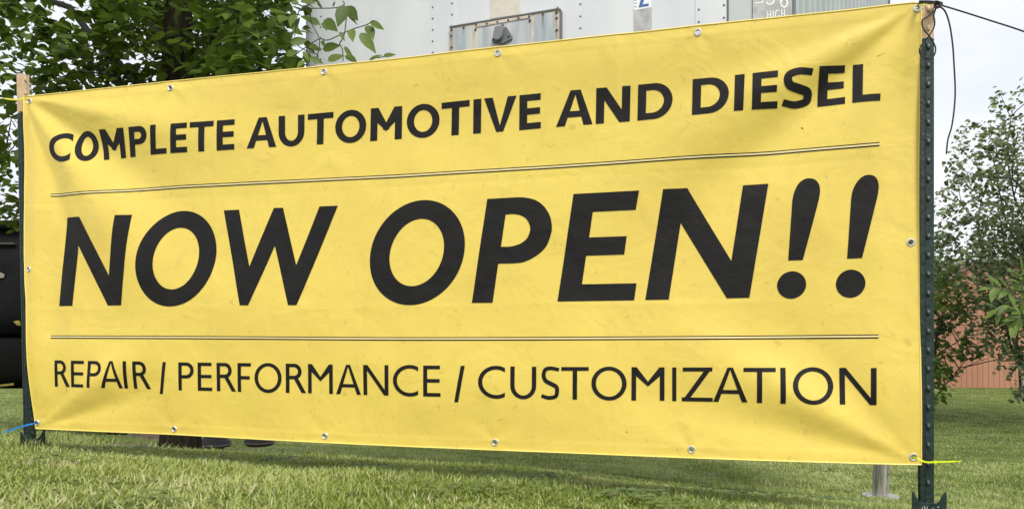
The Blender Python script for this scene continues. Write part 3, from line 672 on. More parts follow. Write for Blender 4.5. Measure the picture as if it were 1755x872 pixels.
# ------------------------------------------------------------------ posts
def t_post(x_px0, x_px1, D, top_y, tan_y, bottom_z, label, lean=0.0, w=.035, rot=0.0, plate_w=.088, studs=5.0e-2, stud_mat_side=False, face_off=0.0):
    xc = ((x_px0+x_px1)/2-CX)/F*D; ztop = CZ-(top_y-HY)/F*D; ztan = CZ-(tan_y-HY)/F*D
    root = empty('steel_post', (xc, D, bottom_z), label, 'post', 'steel posts holding up the banner')
    Rz = Matrix.Rotation(rot, 3, 'Z')
    def pt(x, y, z):
        q = Rz @ Vector((x, y, 0)); return Vector((xc+q.x+lean*(z-bottom_z), D+q.y, z))
    def section(z0, z1, name, m):
        # a T section: face plate, web and thickened back, with a shallow raised middle strip
        prof = [(-w/2, 0), (-w*.20, -.0022), (-w*.17, -.0045), (w*.17, -.0045), (w*.20, -.0022), (w/2, 0), (w/2, .0032), (.003, .0045), (.003, .028), (.008, .030), (.008, .036), (-.008, .036), (-.008, .030), (-.003, .028), (-.003, .0045), (-w/2, .0032)]
        n = len(prof); vs = []; K = 6
        for k in range(K+1):
            z = z0+(z1-z0)*k/K; vs += [pt(x, y, z) for x, y in prof]
        fs = [(k*n+i, k*n+(i+1) % n, (k+1)*n+(i+1) % n, (k+1)*n+i) for k in range(K) for i in range(n)]+[tuple(range(n)), tuple(K*n+i for i in range(n-1, -1, -1))]
        mb = MB(); mb.add(vs, fs); return mb.build(name, m, root, bevel=.0006, seg=1)
    section(bottom_z-.35, ztan, 'post_shaft', M_GREEN); section(ztan+.0003, ztop, 'painted_tip', M_TAN)
    # studs
    mb = MB(); z = ztop-.018
    stud_pts = []
    while z > bottom_z+.01:
        stud_pts.append(z); z -= studs
    me = None
    for z in stud_pts:
        b = MB(); hw = .0036
        vs = []
        for (yy, zz) in ((-.0035, .0095), (-.0070, .0070), (-.0100, -.001), (-.0090, -.007), (-.0035, -.009)):
            for xx in (-hw, hw): vs.append(Vector((xx, yy, zz)))
        fs = [(0, 1, 3, 2), (2, 3, 5, 4), (4, 5, 7, 6), (6, 7, 9, 8), (8, 9, 1, 0), (0, 2, 4, 6, 8), (9, 7, 5, 3, 1)]
        m = M_TAN if z > ztan else M_GREEN
        if me is None or m is not cur:
            vs2 = [Rz @ v for v in vs]
            b.add(vs2, fs); o = b.build('stud', m, None, bevel=.001, seg=2); o.parent = root; me = o.data; cur = m
        else:
            o = bpy.data.objects.new('stud', me); link(o, root); bm_ = o.modifiers.new('bevel', 'BEVEL'); bm_.width = .001; bm_.segments = 2
        o.location = pt(0, 0, z)-root.location
    # anchor plate
    pw = plate_w; zz = bottom_z
    out = [(-pw/2, -.12), (-pw/2, .030), (-pw*.47, .0335), (-pw*.43, .031), (-pw*.30, .008), (-pw*.22, .003), (pw*.22, .003), (pw*.30, .008), (pw*.43, .031), (pw*.47, .0335), (pw/2, .030), (pw/2, -.12)]
    mb = MB(); poly = [pt(x, -.009-(abs(x)/pw)**2*.01, zz+y) for x, y in out]; mb.prism(poly, Rz @ Vector((0, .003, 0)))
    mb.build('anchor_plate', M_GREEN, root, bevel=.0008, seg=2)
    chip = MB()
    for (x, y, a, ln) in ((-.018, -.010, .3, .009), (-.012, -.008, -.1, .011), (-.006, -.009, .05, .010), (.008, -.012, .5, .008), (.022, -.006, .9, .006), (-.026, -.014, .1, .004), (.014, -.014, -.4, .005)):
        d = Vector((math.sin(a), 0, math.cos(a))); nn = Vector((math.cos(a), 0, -math.sin(a)))*.0011
        c = pt(x, -.0118-(abs(x)/pw)**2*.01, zz+y)
        chip.add([c-d*ln/2-nn, c-d*ln/2+nn, c+d*ln/2+nn*.4, c+d*ln/2-nn*.4], [(0, 1, 2, 3)])
    chip.build('bare_scratches', M_CHIP, root)
    return root
M_CHIP = mat('bare_scratch', (.55, .56, .55), .5)
DR = 1.955; DL = 2.69
right_post = t_post(1578, 1600.5, DR, 5, 67, CZ-(862-HY)/F*DR, 'dark green studded steel post with tan tip and black cord, at the right end', rot=R(-4))
left_post = t_post(42, 65.5, DL+.03, 128, 193, CZ-(754-HY)/F*DL, 'dark green studded steel post with tan tip, behind the left end of the banner', lean=-.0195, w=.036, rot=R(62))
left_post.location.x = left_post.location.x

# ------------------------------------------------------------------ zip ties
def tie(name, path, m, label, w=.0022, head=None):
    mb = MB(); pts = [Vector(p) for p in catmull(path, 6)]
    vs = []; fs = []
    for i, p in enumerate(pts):
        t = (pts[min(i+1, len(pts)-1)]-pts[max(i-1, 0)]).normalized(); n = Vector((0, -1, 0)); up = n.cross(t).normalized()
        f = 1.0 if i < len(pts)-3 else .55
        for a, b in ((-1, -1), (1, -1), (1, 1), (-1, 1)): vs.append(p+up*w*a*f+n*.0006*b)
    for i in range(len(pts)-1):
        for k in range(4): fs.append((i*4+k, i*4+(k+1) % 4, (i+1)*4+(k+1) % 4, (i+1)*4+k))
    fs += [(0, 1, 2, 3), tuple(len(vs)-4+k for k in (3, 2, 1, 0))]
    root = empty(name, pts[0], label, 'zip tie', 'zip ties on the banner corners')
    mb.add(vs, fs); mb.build('strap', m, root)
    if head is not None:
        hb = MB(); hb.box(head, (.0065, .005, .0075)); hb.build('tie_head', m, root, bevel=.001)
fr = .02
g_br, g_tr, g_tl, g_bl = GW[13], GW[5], GW[0], GW[8]
PD = DR-.020
tie('zip_tie', [g_br+Vector((0, .006, 0)), g_br+Vector((.002, -.005, -.001)), P(1572, 784.5, 1.935), P(1583, 790, 1.925), P(1592, 791.5, 1.925), P(1601, 791, 1.93), P(1620, 790.6, 1.93), P(1648, 789.5, 1.935)], M_NEON, 'neon yellow zip tie sticking out past the foot of the right post', head=P(1602.5, 791.5, 1.93))
tie('zip_tie', [g_tr+Vector((0, .006, 0)), g_tr+Vector((.003, -.005, .003)), P(1579, 10, 1.925), P(1587, 6.5, 1.92), P(1596, 6.5, 1.925), P(1603, 8, 1.95)], M_YELLOWTIE, 'pale yellow zip tie round the tan tip of the right post')
tie('zip_tie', [g_tl+Vector((0, .006, 0)), g_tl+Vector((-.004, -.005, .002)), P(43, 170, 2.65), P(37, 169, 2.65), P(30, 171, 2.66), P(18, 170.5, 2.66), P(4, 168.5, 2.66)], M_YELLOWTIE, 'yellow green zip tie sticking out left from the tan tip of the left post', w=.0026, head=P(37, 170, 2.648))
tie('zip_tie', [g_bl+Vector((0, .006, 0)), g_bl+Vector((-.003, -.005, -.001)), P(57, 725.5, 2.65), P(46, 728, 2.64), P(32, 732, 2.64), P(18, 737, 2.64), P(6, 741.5, 2.64)], M_BLUE, 'blue zip tie at the bottom left corner of the banner', w=.0030, head=P(46.5, 728, 2.638))

# ------------------------------------------------------------------ cord
cord = empty('guy_cord', P(1605, 8, 1.94), 'thin black cord knotted to the tip of the right post, with loop and loose tail', 'cord')
def cord_part(name, pts, r=.0021, closed=False):
    MB().tube([Vector(p) for p in catmull(pts, 7)], r, 8).build(name, M_ROPE, cord, smooth=True)
cord_part('guy_line', [P(1606, 7.5, 1.938), P(1640, 17.5, 1.945), P(1700, 36.5, 1.955), P(1755, 54.5, 1.97), P(1860, 93, 2.0), P(2050, 170, 2.05)], .0021)
cord_part('loose_tail', [P(1608, 13, 1.936), P(1613, 13.5, 1.934), P(1619, 19, 1.934), P(1624, 30, 1.935), P(1629, 50, 1.937), P(1633, 80, 1.94), P(1635, 110, 1.94), P(1637, 150, 1.94), P(1636, 180, 1.94), P(1631.5, 215, 1.94), P(1624.5, 240, 1.94), P(1622, 264, 1.94)], .0021)
cord_part('hanging_loop', [P(1606, 13, 1.93), P(1600, 20, 1.922), P(1590, 29, 1.917), P(1582, 34, 1.915), P(1580.5, 41, 1.915), P(1584, 52, 1.913), P(1592.5, 62, 1.912), P(1600, 74, 1.914), P(1603.5, 84, 1.918), P(1601, 95, 1.918), P(1594, 100.5, 1.914), P(1583, 98.5, 1.914), P(1576, 90, 1.915), P(1579, 78, 1.915), P(1587, 69, 1.914), P(1592.5, 61, 1.910), P(1600, 49, 1.914), P(1602, 38, 1.918), P(1600.5, 27, 1.92), P(1604, 15, 1.93)], .0019)
for (ya, yb, d) in ((2.2, 3.4, 1), (4.2, 5.2, 1), (6.0, 5.6, 1)):
    cord_part('wrap', [P(1607, yb, 1.945), P(1601, yb, 1.922), P(1590, ya, 1.92), P(1579, ya, 1.925), P(1576, ya, 1.955), P(1580, ya, 1.985), P(1592, ya, 2.0), P(1604, yb, 1.985), P(1608, yb, 1.955)], .0019)
cord_part('knot', [P(1602, 3, 1.93), P(1608, 3.5, 1.922), P(1610, 8, 1.922), P(1606, 12, 1.925), P(1602, 10, 1.935), P(1605, 5, 1.94), P(1613, 5, 1.935), P(1614, 9, 1.928), P(1609, 13, 1.92), P(1603, 14, 1.925), P(1604, 9, 1.94), P(1610, 6, 1.93)], .0026)

# ------------------------------------------------------------------ trailer
TH = R(19.5); tt_ = math.tan(TH); TZ0 = 3.92
def tz(px): return TZ0/(1+tt_*(px-CX)/F)
def TP3(px, py, off=0.0):
    """point on the trailer's front sheet, off = metres towards the viewer"""
    D = tz(px); p = P(px, py, D)
    return p+Vector((-math.sin(TH), -math.cos(TH), 0))*off
fn = Vector((-math.sin(TH), -math.cos(TH), 0)); fd = Vector((math.cos(TH), -math.sin(TH), 0))
TTOP = CZ+3.15; TBOT = CZ+.22
trailer = empty('semi_trailer', TP3(900, 575), 'white riveted box trailer behind the banner, with grey connector panel and height sticker', 'trailer')
def sheet(name, pa, pb, m, z0=TBOT, z1=TTOP, th=.004, off=0.0, parent=None, n=None):
    a = Vector((pa.x, pa.y, z0)); b = Vector((pb.x, pb.y, z0)); nn = n or Vector(((b-a).y, -(b-a).x, 0)).normalized()
    mb = MB(); a2 = a+nn*off; b2 = b+nn*off; up = Vector((0, 0, z1-z0))
    mb.prism([a2, b2, b2+up, a2+up], -nn*th); return mb.build(name, m, parent or trailer)
cuts = [(545, 585, .000), (585.6, 781, .004), (781, 952, .001), (952.2, 1192, .000), (1192, 1247, .003)]
for (a, b, o) in cuts: sheet('wall_panel', TP3(a, 0), TP3(b, 0), M_WHITE, off=o, th=.006)
# rounded left corner
pL = TP3(545, 0); mb = MB(); K = 10; rad = .16; ring = []
for k in range(K+1):
    a = math.pi/2*k/K; ring.append(Vector((pL.x, pL.y, 0))-fd*rad*math.sin(a)-fn*rad*(1-math.cos(a)))
vs = [Vector((p.x, p.y, TBOT)) for p in ring]+[Vector((p.x, p.y, TTOP)) for p in ring]
mb.add(vs, [(i, i+1, K+2+i, K+1+i) for i in range(K)]); mb.build('corner_post', M_WHITE, trailer, smooth=True)
# angled right corner, side wall, roof and floor
c1 = TP3(1247, 0); c2 = P(1360, 0, 3.62); e2 = P(1521, 0, 6.15)
c1g = Vector((c1.x, c1.y, 0)); c2g = Vector((c2.x, c2.y, 0)); e2g = Vector((e2.x, e2.y, 0))
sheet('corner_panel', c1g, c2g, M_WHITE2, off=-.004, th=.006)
MB().tube([(c1g.x, c1g.y, TBOT), (c1g.x, c1g.y, TTOP)], .006, 8).build('corner_seam', M_TRIM, trailer)
MB().tube([(c2g.x, c2g.y, TBOT), (c2g.x, c2g.y, TTOP)], .011, 10).build('corner_pipe', M_PLASTIC, trailer, smooth=True)
sdv = (e2g-c2g); sl = sdv.length; sdv.normalize(); sn = Vector((sdv.y, -sdv.x, 0))
NP = 8
for i in range(NP):
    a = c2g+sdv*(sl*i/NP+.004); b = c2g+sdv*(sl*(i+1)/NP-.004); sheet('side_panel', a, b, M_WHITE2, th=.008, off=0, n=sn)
rb = MB()
for i in range(1, NP*3):
    p = c2g+sdv*(sl*i/(NP*3)); rb.box((p.x+sn.x*.006, p.y+sn.y*.006, (TBOT+TTOP)/2), (.035, .022, TTOP-TBOT), Matrix.Rotation(math.atan2(sdv.y, sdv.x), 3, 'Z'))
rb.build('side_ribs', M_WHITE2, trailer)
MB().tube([(e2g.x, e2g.y, TBOT), (e2g.x, e2g.y, TTOP)], .022, 8).build('rear_edge', M_TRIM, trailer)
lb = ring[-1]; bk = lb+Vector((sdv.x, sdv.y, 0))*2.3; 
foot = [Vector((ring[0].x, ring[0].y, 0)), c1g, c2g, e2g-sn*.02, bk, Vector((lb.x, lb.y, 0))]
for nm, z, h in (('floor_frame', TBOT-.10, .10), ('roof', TTOP, .05)):
    mb = MB(); mb.prism([Vector((p.x, p.y, z)) for p in foot], (0, 0, h)); mb.build(nm, M_TRIM if nm == 'floor_frame' else M_WHITE, trailer)
sheet('back_wall', Vector((bk.x, bk.y, 0)), e2g, M_WHITE, th=.01, off=-.02); sheet('far_side_wall', Vector((lb.x, lb.y, 0)), Vector((bk.x, bk.y, 0)), M_WHITE, th=.01)
# rivets: small domes
def dome(mb, c, n, r=.0058, h=.0035, k=8):
    n = n.normalized(); a = n.orthogonal().normalized(); b = n.cross(a); vs = []; fs = []
    for rr, hh in ((r, 0), (r*.8, h*.6), (r*.35, h)):
        for i in range(k): vs.append(Vector(c)+(a*math.cos(2*math.pi*i/k)+b*math.sin(2*math.pi*i/k))*rr+n*hh)
    for q in range(2):
        for i in range(k): fs.append((q*k+i, q*k+(i+1) % k, (q+1)*k+(i+1) % k, (q+1)*k+i))
    fs.append(tuple(2*k+i for i in range(k))); mb.add(vs, fs)
rv = MB()
for (px, y0, dy, off) in ((550, 10, 18.3, .001), (742.4, 13, 19.35, .005), (775.5, 6.2, 19.5, .005), (995, 7.2, 20.6, .001), (1198, 16.8, 21.2, .004), (1241, 9.3, 21.5, .004), (956, 13, 20.3, .001)):
    for k in range(-34, 30):
        y = y0+k*dy; z = CZ-(y-HY)/F*tz(px)
        if TBOT < z < TTOP and not (px == 956 and y > 16) and not (px in (775.5,) and y > 50): dome(rv, TP3(px, y, off), fn)
for i in range(NP*3+1):
    for j in range(60):
        z = TBOT+.03+j*.055+(.02 if i % 2 else 0)
        p = c2g+sdv*(sl*(i+.45)/(NP*3)) if i else c2g+sdv*.03
        if z < TTOP and (i+1)/(NP*3) <= 1 and (j+i) % 2 == 0: dome(rv, Vector((p.x, p.y, z))+sn*.001, sn, .011, .005, 6)
o = rv.build('rivets', M_RIVET, trailer, smooth=True); tag(o, kind='stuff')
# connector box panel
def quad_on(name, pxs, m, off, th=.004, bevel=0):
    mb = MB(); mb.prism([TP3(x, y, off) for x, y in pxs], -fn*th); return mb.build(name, m, trailer, bevel=bevel)
ln = lambda x: 49.5+(x-773)*(18-49.5)/(962-773)      # upper edge of the panel in the photograph
quad_on('connector_panel', [(773, ln(773)), (962, ln(962)), (962, 150), (773, 175)], M_BOXFRAME, .018, .018)
for (x0, x1) in ((779, 812), (816, 912.5), (918.5, 953)):
    quad_on('connector_plate', [(x0, ln(x0)+(8 if x0 == 816 else 4)), (x1, ln(x1)+(8 if x0 == 816 else 4)), (x1, 145), (x0, 165)], M_BOX, .022, .004)
quad_on('top_lip', [(773, ln(773)-1.2), (958, ln(958)-1.2), (963, ln(962)+1), (963, ln(962)+3), (958, ln(958)+1.2), (773, ln(773)+.8)], M_TRIM, .024, .024)
quad_on('side_lip', [(961.5, ln(962)), (964, ln(962)+3), (964, 150), (961.5, 150)], M_TRIM, .024, .024)
quad_on('hinge_strip', [(819, ln(819)+3), (912, ln(912)+3), (912, ln(912)+7.5), (819, ln(819)+8.5)], M_BOXFRAME, .026, .003)
for (x, y) in ((776.5, 54), (776, 64), (776.5, 83.5), (797.5, 50.5), (817.8, 54), (819.4, 46.6), (837.3, 44), (855.5, 41.2), (873.8, 38.3), (891.5, 35), (909.5, 31.8), (910.5, 39), (864, 47), (932.5, 28), (956, 24.3), (956, 34), (956.2, 55)):
    mb = MB(); dome(mb, TP3(x, y, .0245 if 817 < x < 915 else .022), fn, .0072, .0045, 10); mb.build('rusty_rivet', M_RUST, trailer, smooth=True)
# rust streaks are wear on the plate: thin printed-like stains
M_STREAK = mat('rust_streak', (.22, .17, .14), .8, col2=(.38, .38, .38), noise_amt=.2, nscale=20, stretch=(6, 6, .5))
for (x, y0, y1, w) in ((932.5, 31, 50, 1.6), (956, 38, 66, 1.2), (797.5, 53, 62, 1.2), (776.3, 57, 80, 1.0)):
    quad_on('rust_streak', [(x-w, y0), (x+w, y0), (x+w*.5, y1), (x-w*.5, y1)], M_STREAK, .0226, .0005)
# seven way socket: flange, cover and hinge ear
fl = [(846, 74.5), (853, 68), (857, 51.5), (872, 50.8), (881, 66), (880.5, 71.5), (866, 79), (850, 78)]
quad_on('socket_flange', fl, M_PLASTIC, .034, .012, .002)
cv = catmull([(851, 70), (853, 56), (856.5, 52), (865, 51.2), (868, 54), (866, 68), (861, 74), (855, 75)], 4, True)
quad_on('socket_cover', [tuple(p) for p in cv], mat('grey_cover', (.20, .21, .23), .4), .056, .024, .004)
for (x, y) in ((849.5, 71.5), (875.5, 67)):
    mb = MB(); dome(mb, TP3(x, y, .034), fn, .0075, .004, 10); mb.build('socket_bolt', M_RUST, trailer, smooth=True)
# stickers
bs = [(839.5, -40), (892.2, -50), (892.2, 22), (889.5, 25.5), (844, 32.3), (840.2, 31)]
quad_on('beige_sticker', bs, M_BEIGE, .0028, .002)
quad_on('white_sticker', [(1086, -60), (1116.5, -60), (1116.5, 13.5), (1086, 18.5)], mat('sticker_white', (.82, .83, .85), .5), .0028, .002)
quad_on('grey_tape', [(1086.3, 18.8), (1117, 13.8), (1117.5, 120), (1087, 120)], M_GREYST, .0024, .002)
M_BLUEINK = mat('blue_ink', (.05, .13, .40), .5)
quad_on('sticker_digit', [(1094.5, 14), (1112, 11.2), (1112, 6.8), (1101.5, 8.6), (1106, -5), (1112, -20), (1106, -20), (1100, -5)], M_BLUEINK, .0036, .0006)
for y in (0.5, 6, 12):
    quad_on('sticker_mark', [(1087, y+.5), (1091.5, y-.6), (1091.5, y+.6), (1088, y+1.6)], mat('grey_ink', (.25, .25, .26), .6), .0036, .0006)
# height sticker on the angled corner
cd = (c2g-c1g); cl_ = cd.length; cd.normalize(); cnn = Vector((cd.y, -cd.x, 0))
if cnn.y > 0: cnn = -cnn
def CP(px, py, off=0.0):
    a = (px-CX)/F; s = (a*c1g.y-c1g.x)/(cd.x-a*cd.y); p = c1g+cd*s
    return Vector((p.x, p.y, CZ-(py-HY)/F*p.y))+cnn*off
def quad_c(name, pxs, m, off, th=.002):
    mb = MB(); mb.prism([CP(x, y, off) for x, y in pxs], -cnn*th); return mb.build(name, m, trailer)
quad_c('height_sticker', [(1289.5, -40), (1358, -50), (1358, 60), (1289.5, 60)], M_GREYST, .004)
M_LET = mat('sticker_white_ink', (.80, .80, .81), .6)
def seg_c(name, path, w):
    mb = MB(); pp = stroke([np.array(p) for p in path], w); n = len(pp)//2
    v = [CP(*p, .0052) for p in pp]; mb.add(v, [(i, i+1, 2*n-2-i, 2*n-1-i) for i in range(n-1)]); mb.build(name, M_LET, trailer)
seg_c('sticker_digit', catmull([(1313, -12), (1321, -15), (1325, -8), (1319, -4), (1324, 0), (1324, 6), (1317, 9), (1312, 5)], 5), 2.6)
seg_c('sticker_digit', catmull([(1345, -13), (1338, -8), (1336.5, 2), (1339, 11), (1344, 13.5), (1348, 9), (1347, 2), (1341, 0.5), (1337.5, 5)], 5), 2.6)
seg_c('sticker_mark', [(1293, 1.5), (1307, -.5)], 1.8); seg_c('sticker_mark', [(1293, 7), (1307, 5.5)], 1.8); seg_c('sticker_mark', [(1306, -12), (1306, 6)], 1.8)
def up(x): return 21-(x-1313)*.13
for pth in ([(1314, up(1314)), (1314, 36)], [(1319.5, up(1319.5)), (1319.5, 36)], [(1314, 27), (1319.5, 26.4)], [(1324.3, up(1324)), (1324.3, 36)],
            catmull([(1334.5, 20.5), (1331, 18.7), (1328.6, 23), (1328.6, 30), (1331.5, 34.5), (1334.8, 32), (1334.8, 28), (1332.4, 28.2)], 4), [(1338.6, up(1338)), (1338.6, 34)], [(1343.6, up(1343)), (1343.6, 34)], [(1338.6, 25.6), (1343.6, 25)]):
    seg_c('sticker_letter', pth, 1.5)

# ------------------------------------------------------------------ legs under the trailer
def support_leg(px, py, D, r, fr_, label, topz, m=M_STEEL, dome_foot=False):
    x = (px-CX)/F*D; z = CZ-(py-HY)/F*D
    root = empty('landing_leg', (x, D, z), label, 'leg stand', 'support legs under the trailer')
    if dome_foot:
        b = MB().lathe([(fr_*.35, -.02), (fr_*.8, -.012), (fr_, .012), (fr_*.96, .02)], (x, D, z), None, 28).build('pad_rim', M_PADRIM, root, smooth=True)
        MB().lathe([(fr_*.95, .0205), (fr_*.9, .035), (fr_*.55, .075), (r*1.1, .10)], (x, D, z), None, 28).build('pad', M_PAD, root, smooth=True)
        MB().tube([(x, D, z+.10), (x, D, topz)], r, 14).build('tube', M_PAD, root, smooth=True)
    else:
        MB().lathe([(fr_, -.05), (fr_, .002), (fr_*.97, .006)], (x, D, z), None, 32).build('foot_plate', M_STEEL, root, smooth=True)
        K = 10; vs = []; n = 10
        for kz, dx in ((z+.006, 0), (topz, .05)):
            for k in range(n):
                a = 2*math.pi*(k+.5)/n; vs.append(Vector((x+dx+r*math.cos(a), D+r*math.sin(a), kz)))
        mb = MB(); mb.add(vs, [(k, (k+1) % n, n+(k+1) % n, n+k) for k in range(n)]+[tuple(range(n)), tuple(n+k for k in range(n-1, -1, -1))]); mb.build('inner_tube', M_STEEL, root, bevel=.003)
        for zz in (.18, .33):
            mb = MB(); dome(mb, (x+.026+.01, D-r*.93, z+zz), Vector((.3, -1, 0)), .006, .003); mb.build('bolt_hole', M_PAD, root)
    return root
support_leg(1509, 849, 5.9, .062, .137, 'bare steel trailer leg on a round flat foot, beside the right post', TBOT-.10)
for (px, py, D, lab) in ((368, 764, 5.45, 'dark support leg on a domed round pad, left of the pair on bare soil'), (445, 760, 5.75, 'dark support leg on a domed round pad, right of the pair on bare soil')):
    support_leg(px, py, D, .05, .12, lab, TBOT-.10, dome_foot=True)
def brick(px, py, D, size, rot, m, label):
    x = (px-CX)/F*D; z = float(hgt(x, D))
    mb = MB(); Rm = Matrix.Rotation(rot, 3, 'Z'); c = Vector((x, D, z+size[2]/2-.005))
    mb.box(c, size, Rm); o = mb.build('brick', m, None, bevel=.006, seg=2); tag(o, label, 'brick', 'old bricks lying behind the banner')
for a in ((232, 748, 7.3, (.09, .20, .07), .2, M_CONC, 'grey brick end, leftmost of the bricks behind the banner'),
          (248, 748, 7.2, (.07, .2, .085), -.1, M_BRICK, 'dark red brick between the grey brick and the pale bricks'),
          (262, 748, 7.0, (.20, .09, .08), .15, M_BRICK, 'pale red brick lying lengthwise behind the banner'),
          (279, 749, 6.9, (.15, .09, .09), -.25, mat('pale_brick', (.34, .24, .19), .9, bump=.4), 'pale pinkish brick, rightmost of the bricks')):
    brick(*a)

# ------------------------------------------------------------------ foliage tools
def leaf_template(kind):
    if kind == 'broad':   # ovate, pointed, folded on the midrib
        hw = [(0, 0), (.12, .22), (.33, .31), (.58, .27), (.80, .13), (1, 0)]
    elif kind == 'round':
        hw = [(0, 0), (.14, .34), (.40, .45), (.70, .30), (1, 0)]
    else:
        hw = [(0, 0), (.2, .13), (.45, .19), (.75, .12), (1, 0)]
    mid = []; lf = []; rt = []
    V = []
    for (x, w) in hw: V.append((x, 0, -.10*x*x*1.2))
    for (x, w) in hw[1:-1]: V.append((x, w, .16*w-.10*x*x*1.2))
    for (x, w) in hw[1:-1]: V.append((x, -w, .16*w-.10*x*x*1.2))
    m = len(hw); T = []; k = m-2
    L = lambda i: m+i-1; Rr = lambda i: m+k+i-1
    T += [(0, 1, L(1)), (0, Rr(1), 1)]
    for i in range(1, m-2):
        T += [(i, i+1, L(i+1)), (i, L(i+1), L(i)), (i, Rr(i+1), i+1), (i, Rr(i), Rr(i+1))]
    T += [(m-2, m-1, L(m-2)), (m-2, Rr(m-2), m-1)]
    return np.array(V, float), np.array(T, int)
def rand_rot(n, r, droop=.35, spread=.6):
    """leaf frames: x axis = leaf direction, z axis = face normal, roughly upward"""
    a = r.random(n)*2*np.pi; d = np.stack([np.cos(a), np.sin(a), -droop+(r.random(n)-.5)*1.0], -1); d /= np.linalg.norm(d, axis=1)[:, None]
    up = np.stack([(r.random(n)-.5)*2*spread, (r.random(n)-.5)*2*spread-.25, np.ones(n)], -1)
    y = np.cross(up, d); y /= np.linalg.norm(y, axis=1)[:, None]; z = np.cross(d, y)
    return np.stack([d, y, z], -1)
def leaves_mesh(pos, rot, size, kind, tint):
    V, T = leaf_template(kind); n = len(pos)
    W_ = np.einsum('nij,vj->nvi', rot, V)*size[:, None, None]+pos[:, None, :]
    F_ = T[None]+(np.arange(n)*len(V))[:, None, None]
    return W_.reshape(-1, 3), F_.reshape(-1, 3), np.repeat(tint, len(V))
def leaf_parts(root, pos, rot, size, kind, m, name='leaf'):
    V, T = leaf_template(kind); me = bpy.data.meshes.new(name); me.from_pydata(V.tolist(), [], T.tolist()); me.shade_smooth(); me.materials.append(m)
    off = parent_loc(root)
    for p, r_, s in zip(pos, rot, size):
        o = bpy.data.objects.new(name, me); link(o, root)
        M = Matrix([list(map(float, q)) for q in r_]).to_4x4(); M = Matrix.Translation(Vector(p)-off) @ M @ Matrix.Diagonal((s, s, s, 1)); o.matrix_local = M
def clump_points(clumps, r):
    """clumps: (px, py, D, radius m, number) -> leaf positions gathered on short sprays"""
    out = []
    for (px, py, D, rad, n) in clumps:
        c = np.array(P(px, py, D)); ns = max(2, n//9)
        d = r.normal(size=(ns, 3)); d /= np.linalg.norm(d, axis=1)[:, None]; q = c+d*(rad*r.random(ns)[:, None]**.45)*np.array([1, 1, .8])
        k = r.integers(0, ns, n)
        out.append(q[k]+r.normal(size=(n, 3))*min(.075, rad*.3))
    return np.concatenate(out)
def in_frame(pos):
    x = pos[:, 0]/pos[:, 1]*F+CX; y = HY-(pos[:, 2]-CZ)/pos[:, 1]*F
    return x, y
def branch(mb, a, b, r0, r1, seed, wob=.08, n=7):
    rr = random.Random(seed); a = Vector(a); b = Vector(b); pts = []
    L_ = (b-a).length
    for i in range(n+1):
        t = i/n; p = a.lerp(b, t)+Vector((rr.uniform(-1, 1), rr.uniform(-1, 1), rr.uniform(-1, 1)))*wob*L_*(0 if i in (0, n) else 1)*.35
        p.z += .08*L_*math.sin(math.pi*t); pts.append(p)
    mb.tube(pts, [r0+(r1-r0)*i/n for i in range(n+1)], 8); return pts

# ------------------------------------------------------------------ big tree on the left
r = np.random.default_rng(21)
TX, TY = (306-CX)/F*4.4, 4.4; TG = float(hgt(TX, TY))
tree = empty('broadleaf_tree', (TX, TY, TG), 'dark leafy tree with thick trunk behind the banner, left of the trailer', 'tree')
trunk = MB(); pts = [Vector((TX+.02*math.sin(k), TY+.02*math.cos(k*1.7), TG-.1+k*.42)) for k in range(11)]
trunk.tube(pts, [.13, .095, .085, .078, .075, .075, .078, .07, .055, .035, .012], 18); trunk.build('trunk', M_BARK, tree, smooth=True)
limbs = MB()
for i, (px, py, D, z0, r0) in enumerate([(60, 60, 4.3, 1.15, .028), (150, -80, 4.8, 1.6, .03), (430, -40, 3.9, 1.3, .026), (20, 260, 4.6, .8, .02), (250, -350, 4.0, 2.0, .035), (500, -320, 4.9, 2.2, .03), (-120, -60, 4.9, 1.3, .03), (-60, -360, 4.4, 2.2, .03), (400, 120, 3.7, .9, .02), (180, 110, 3.9, 1.0, .018), (330, -200, 5.3, 1.9, .025)]):
    base = Vector((TX, TY, CZ+z0)); e = P(px, py, D); bp_ = branch(limbs, base, e, r0, .006, i, .12)
    for j in range(5):
        q = bp_[2+j]; d = Vector(r.normal(size=3)); d.normalize(); branch(limbs, q, q+d*.45, .006, .0018, i*10+j, .15, 4)
limbs.build('limbs', M_TWIGD, tree, smooth=True)
C = []
# dense middle / right
for px in range(120, 520, 38):
    for py in (-15, 45, 100, 150):
        D = 3.55+r.random()*1.5; C.append((px+r.uniform(-16, 16), py+r.uniform(-16, 16), D, .24, 62))
for px in range(340, 520, 40):
    for py in (0, 50, 95): C.append((px+r.uniform(-10, 10), py, 5.2+r.random()*.6, .34, 120))
for px in range(190, 340, 40):
    for py in (-10, 30, 70): C.append((px, py+r.uniform(-10, 10), 4.9+r.random()*.6, .28, 75))
for px, py in ((20, 20), (18, 60), (60, 105), (20, 130), (95, 120), (100, 80), (110, 40), (12, 215), (15, 260), (10, 320), (25, 350), (22, 175), (80, 15), (130, 60), (140, 15), (40, 5), (60, 60)):
    C.append((px, py, 3.9+r.random()*.9, .13, 24))
for k in range(60):   # the crown above and beyond the frame
    C.append((r.uniform(-220, 540), r.uniform(-620, -40), 3.4+r.random()*2.2, .34, 70))
for k in range(24): C.append((r.uniform(-260, -20), r.uniform(-100, 330), 3.7+r.random()*1.6, .28, 45))
for k in range(24): C.append((r.uniform(60, 480), r.uniform(170, 300), 4.0+r.random()*1.1, .25, 40))
pos = clump_points(C, r)
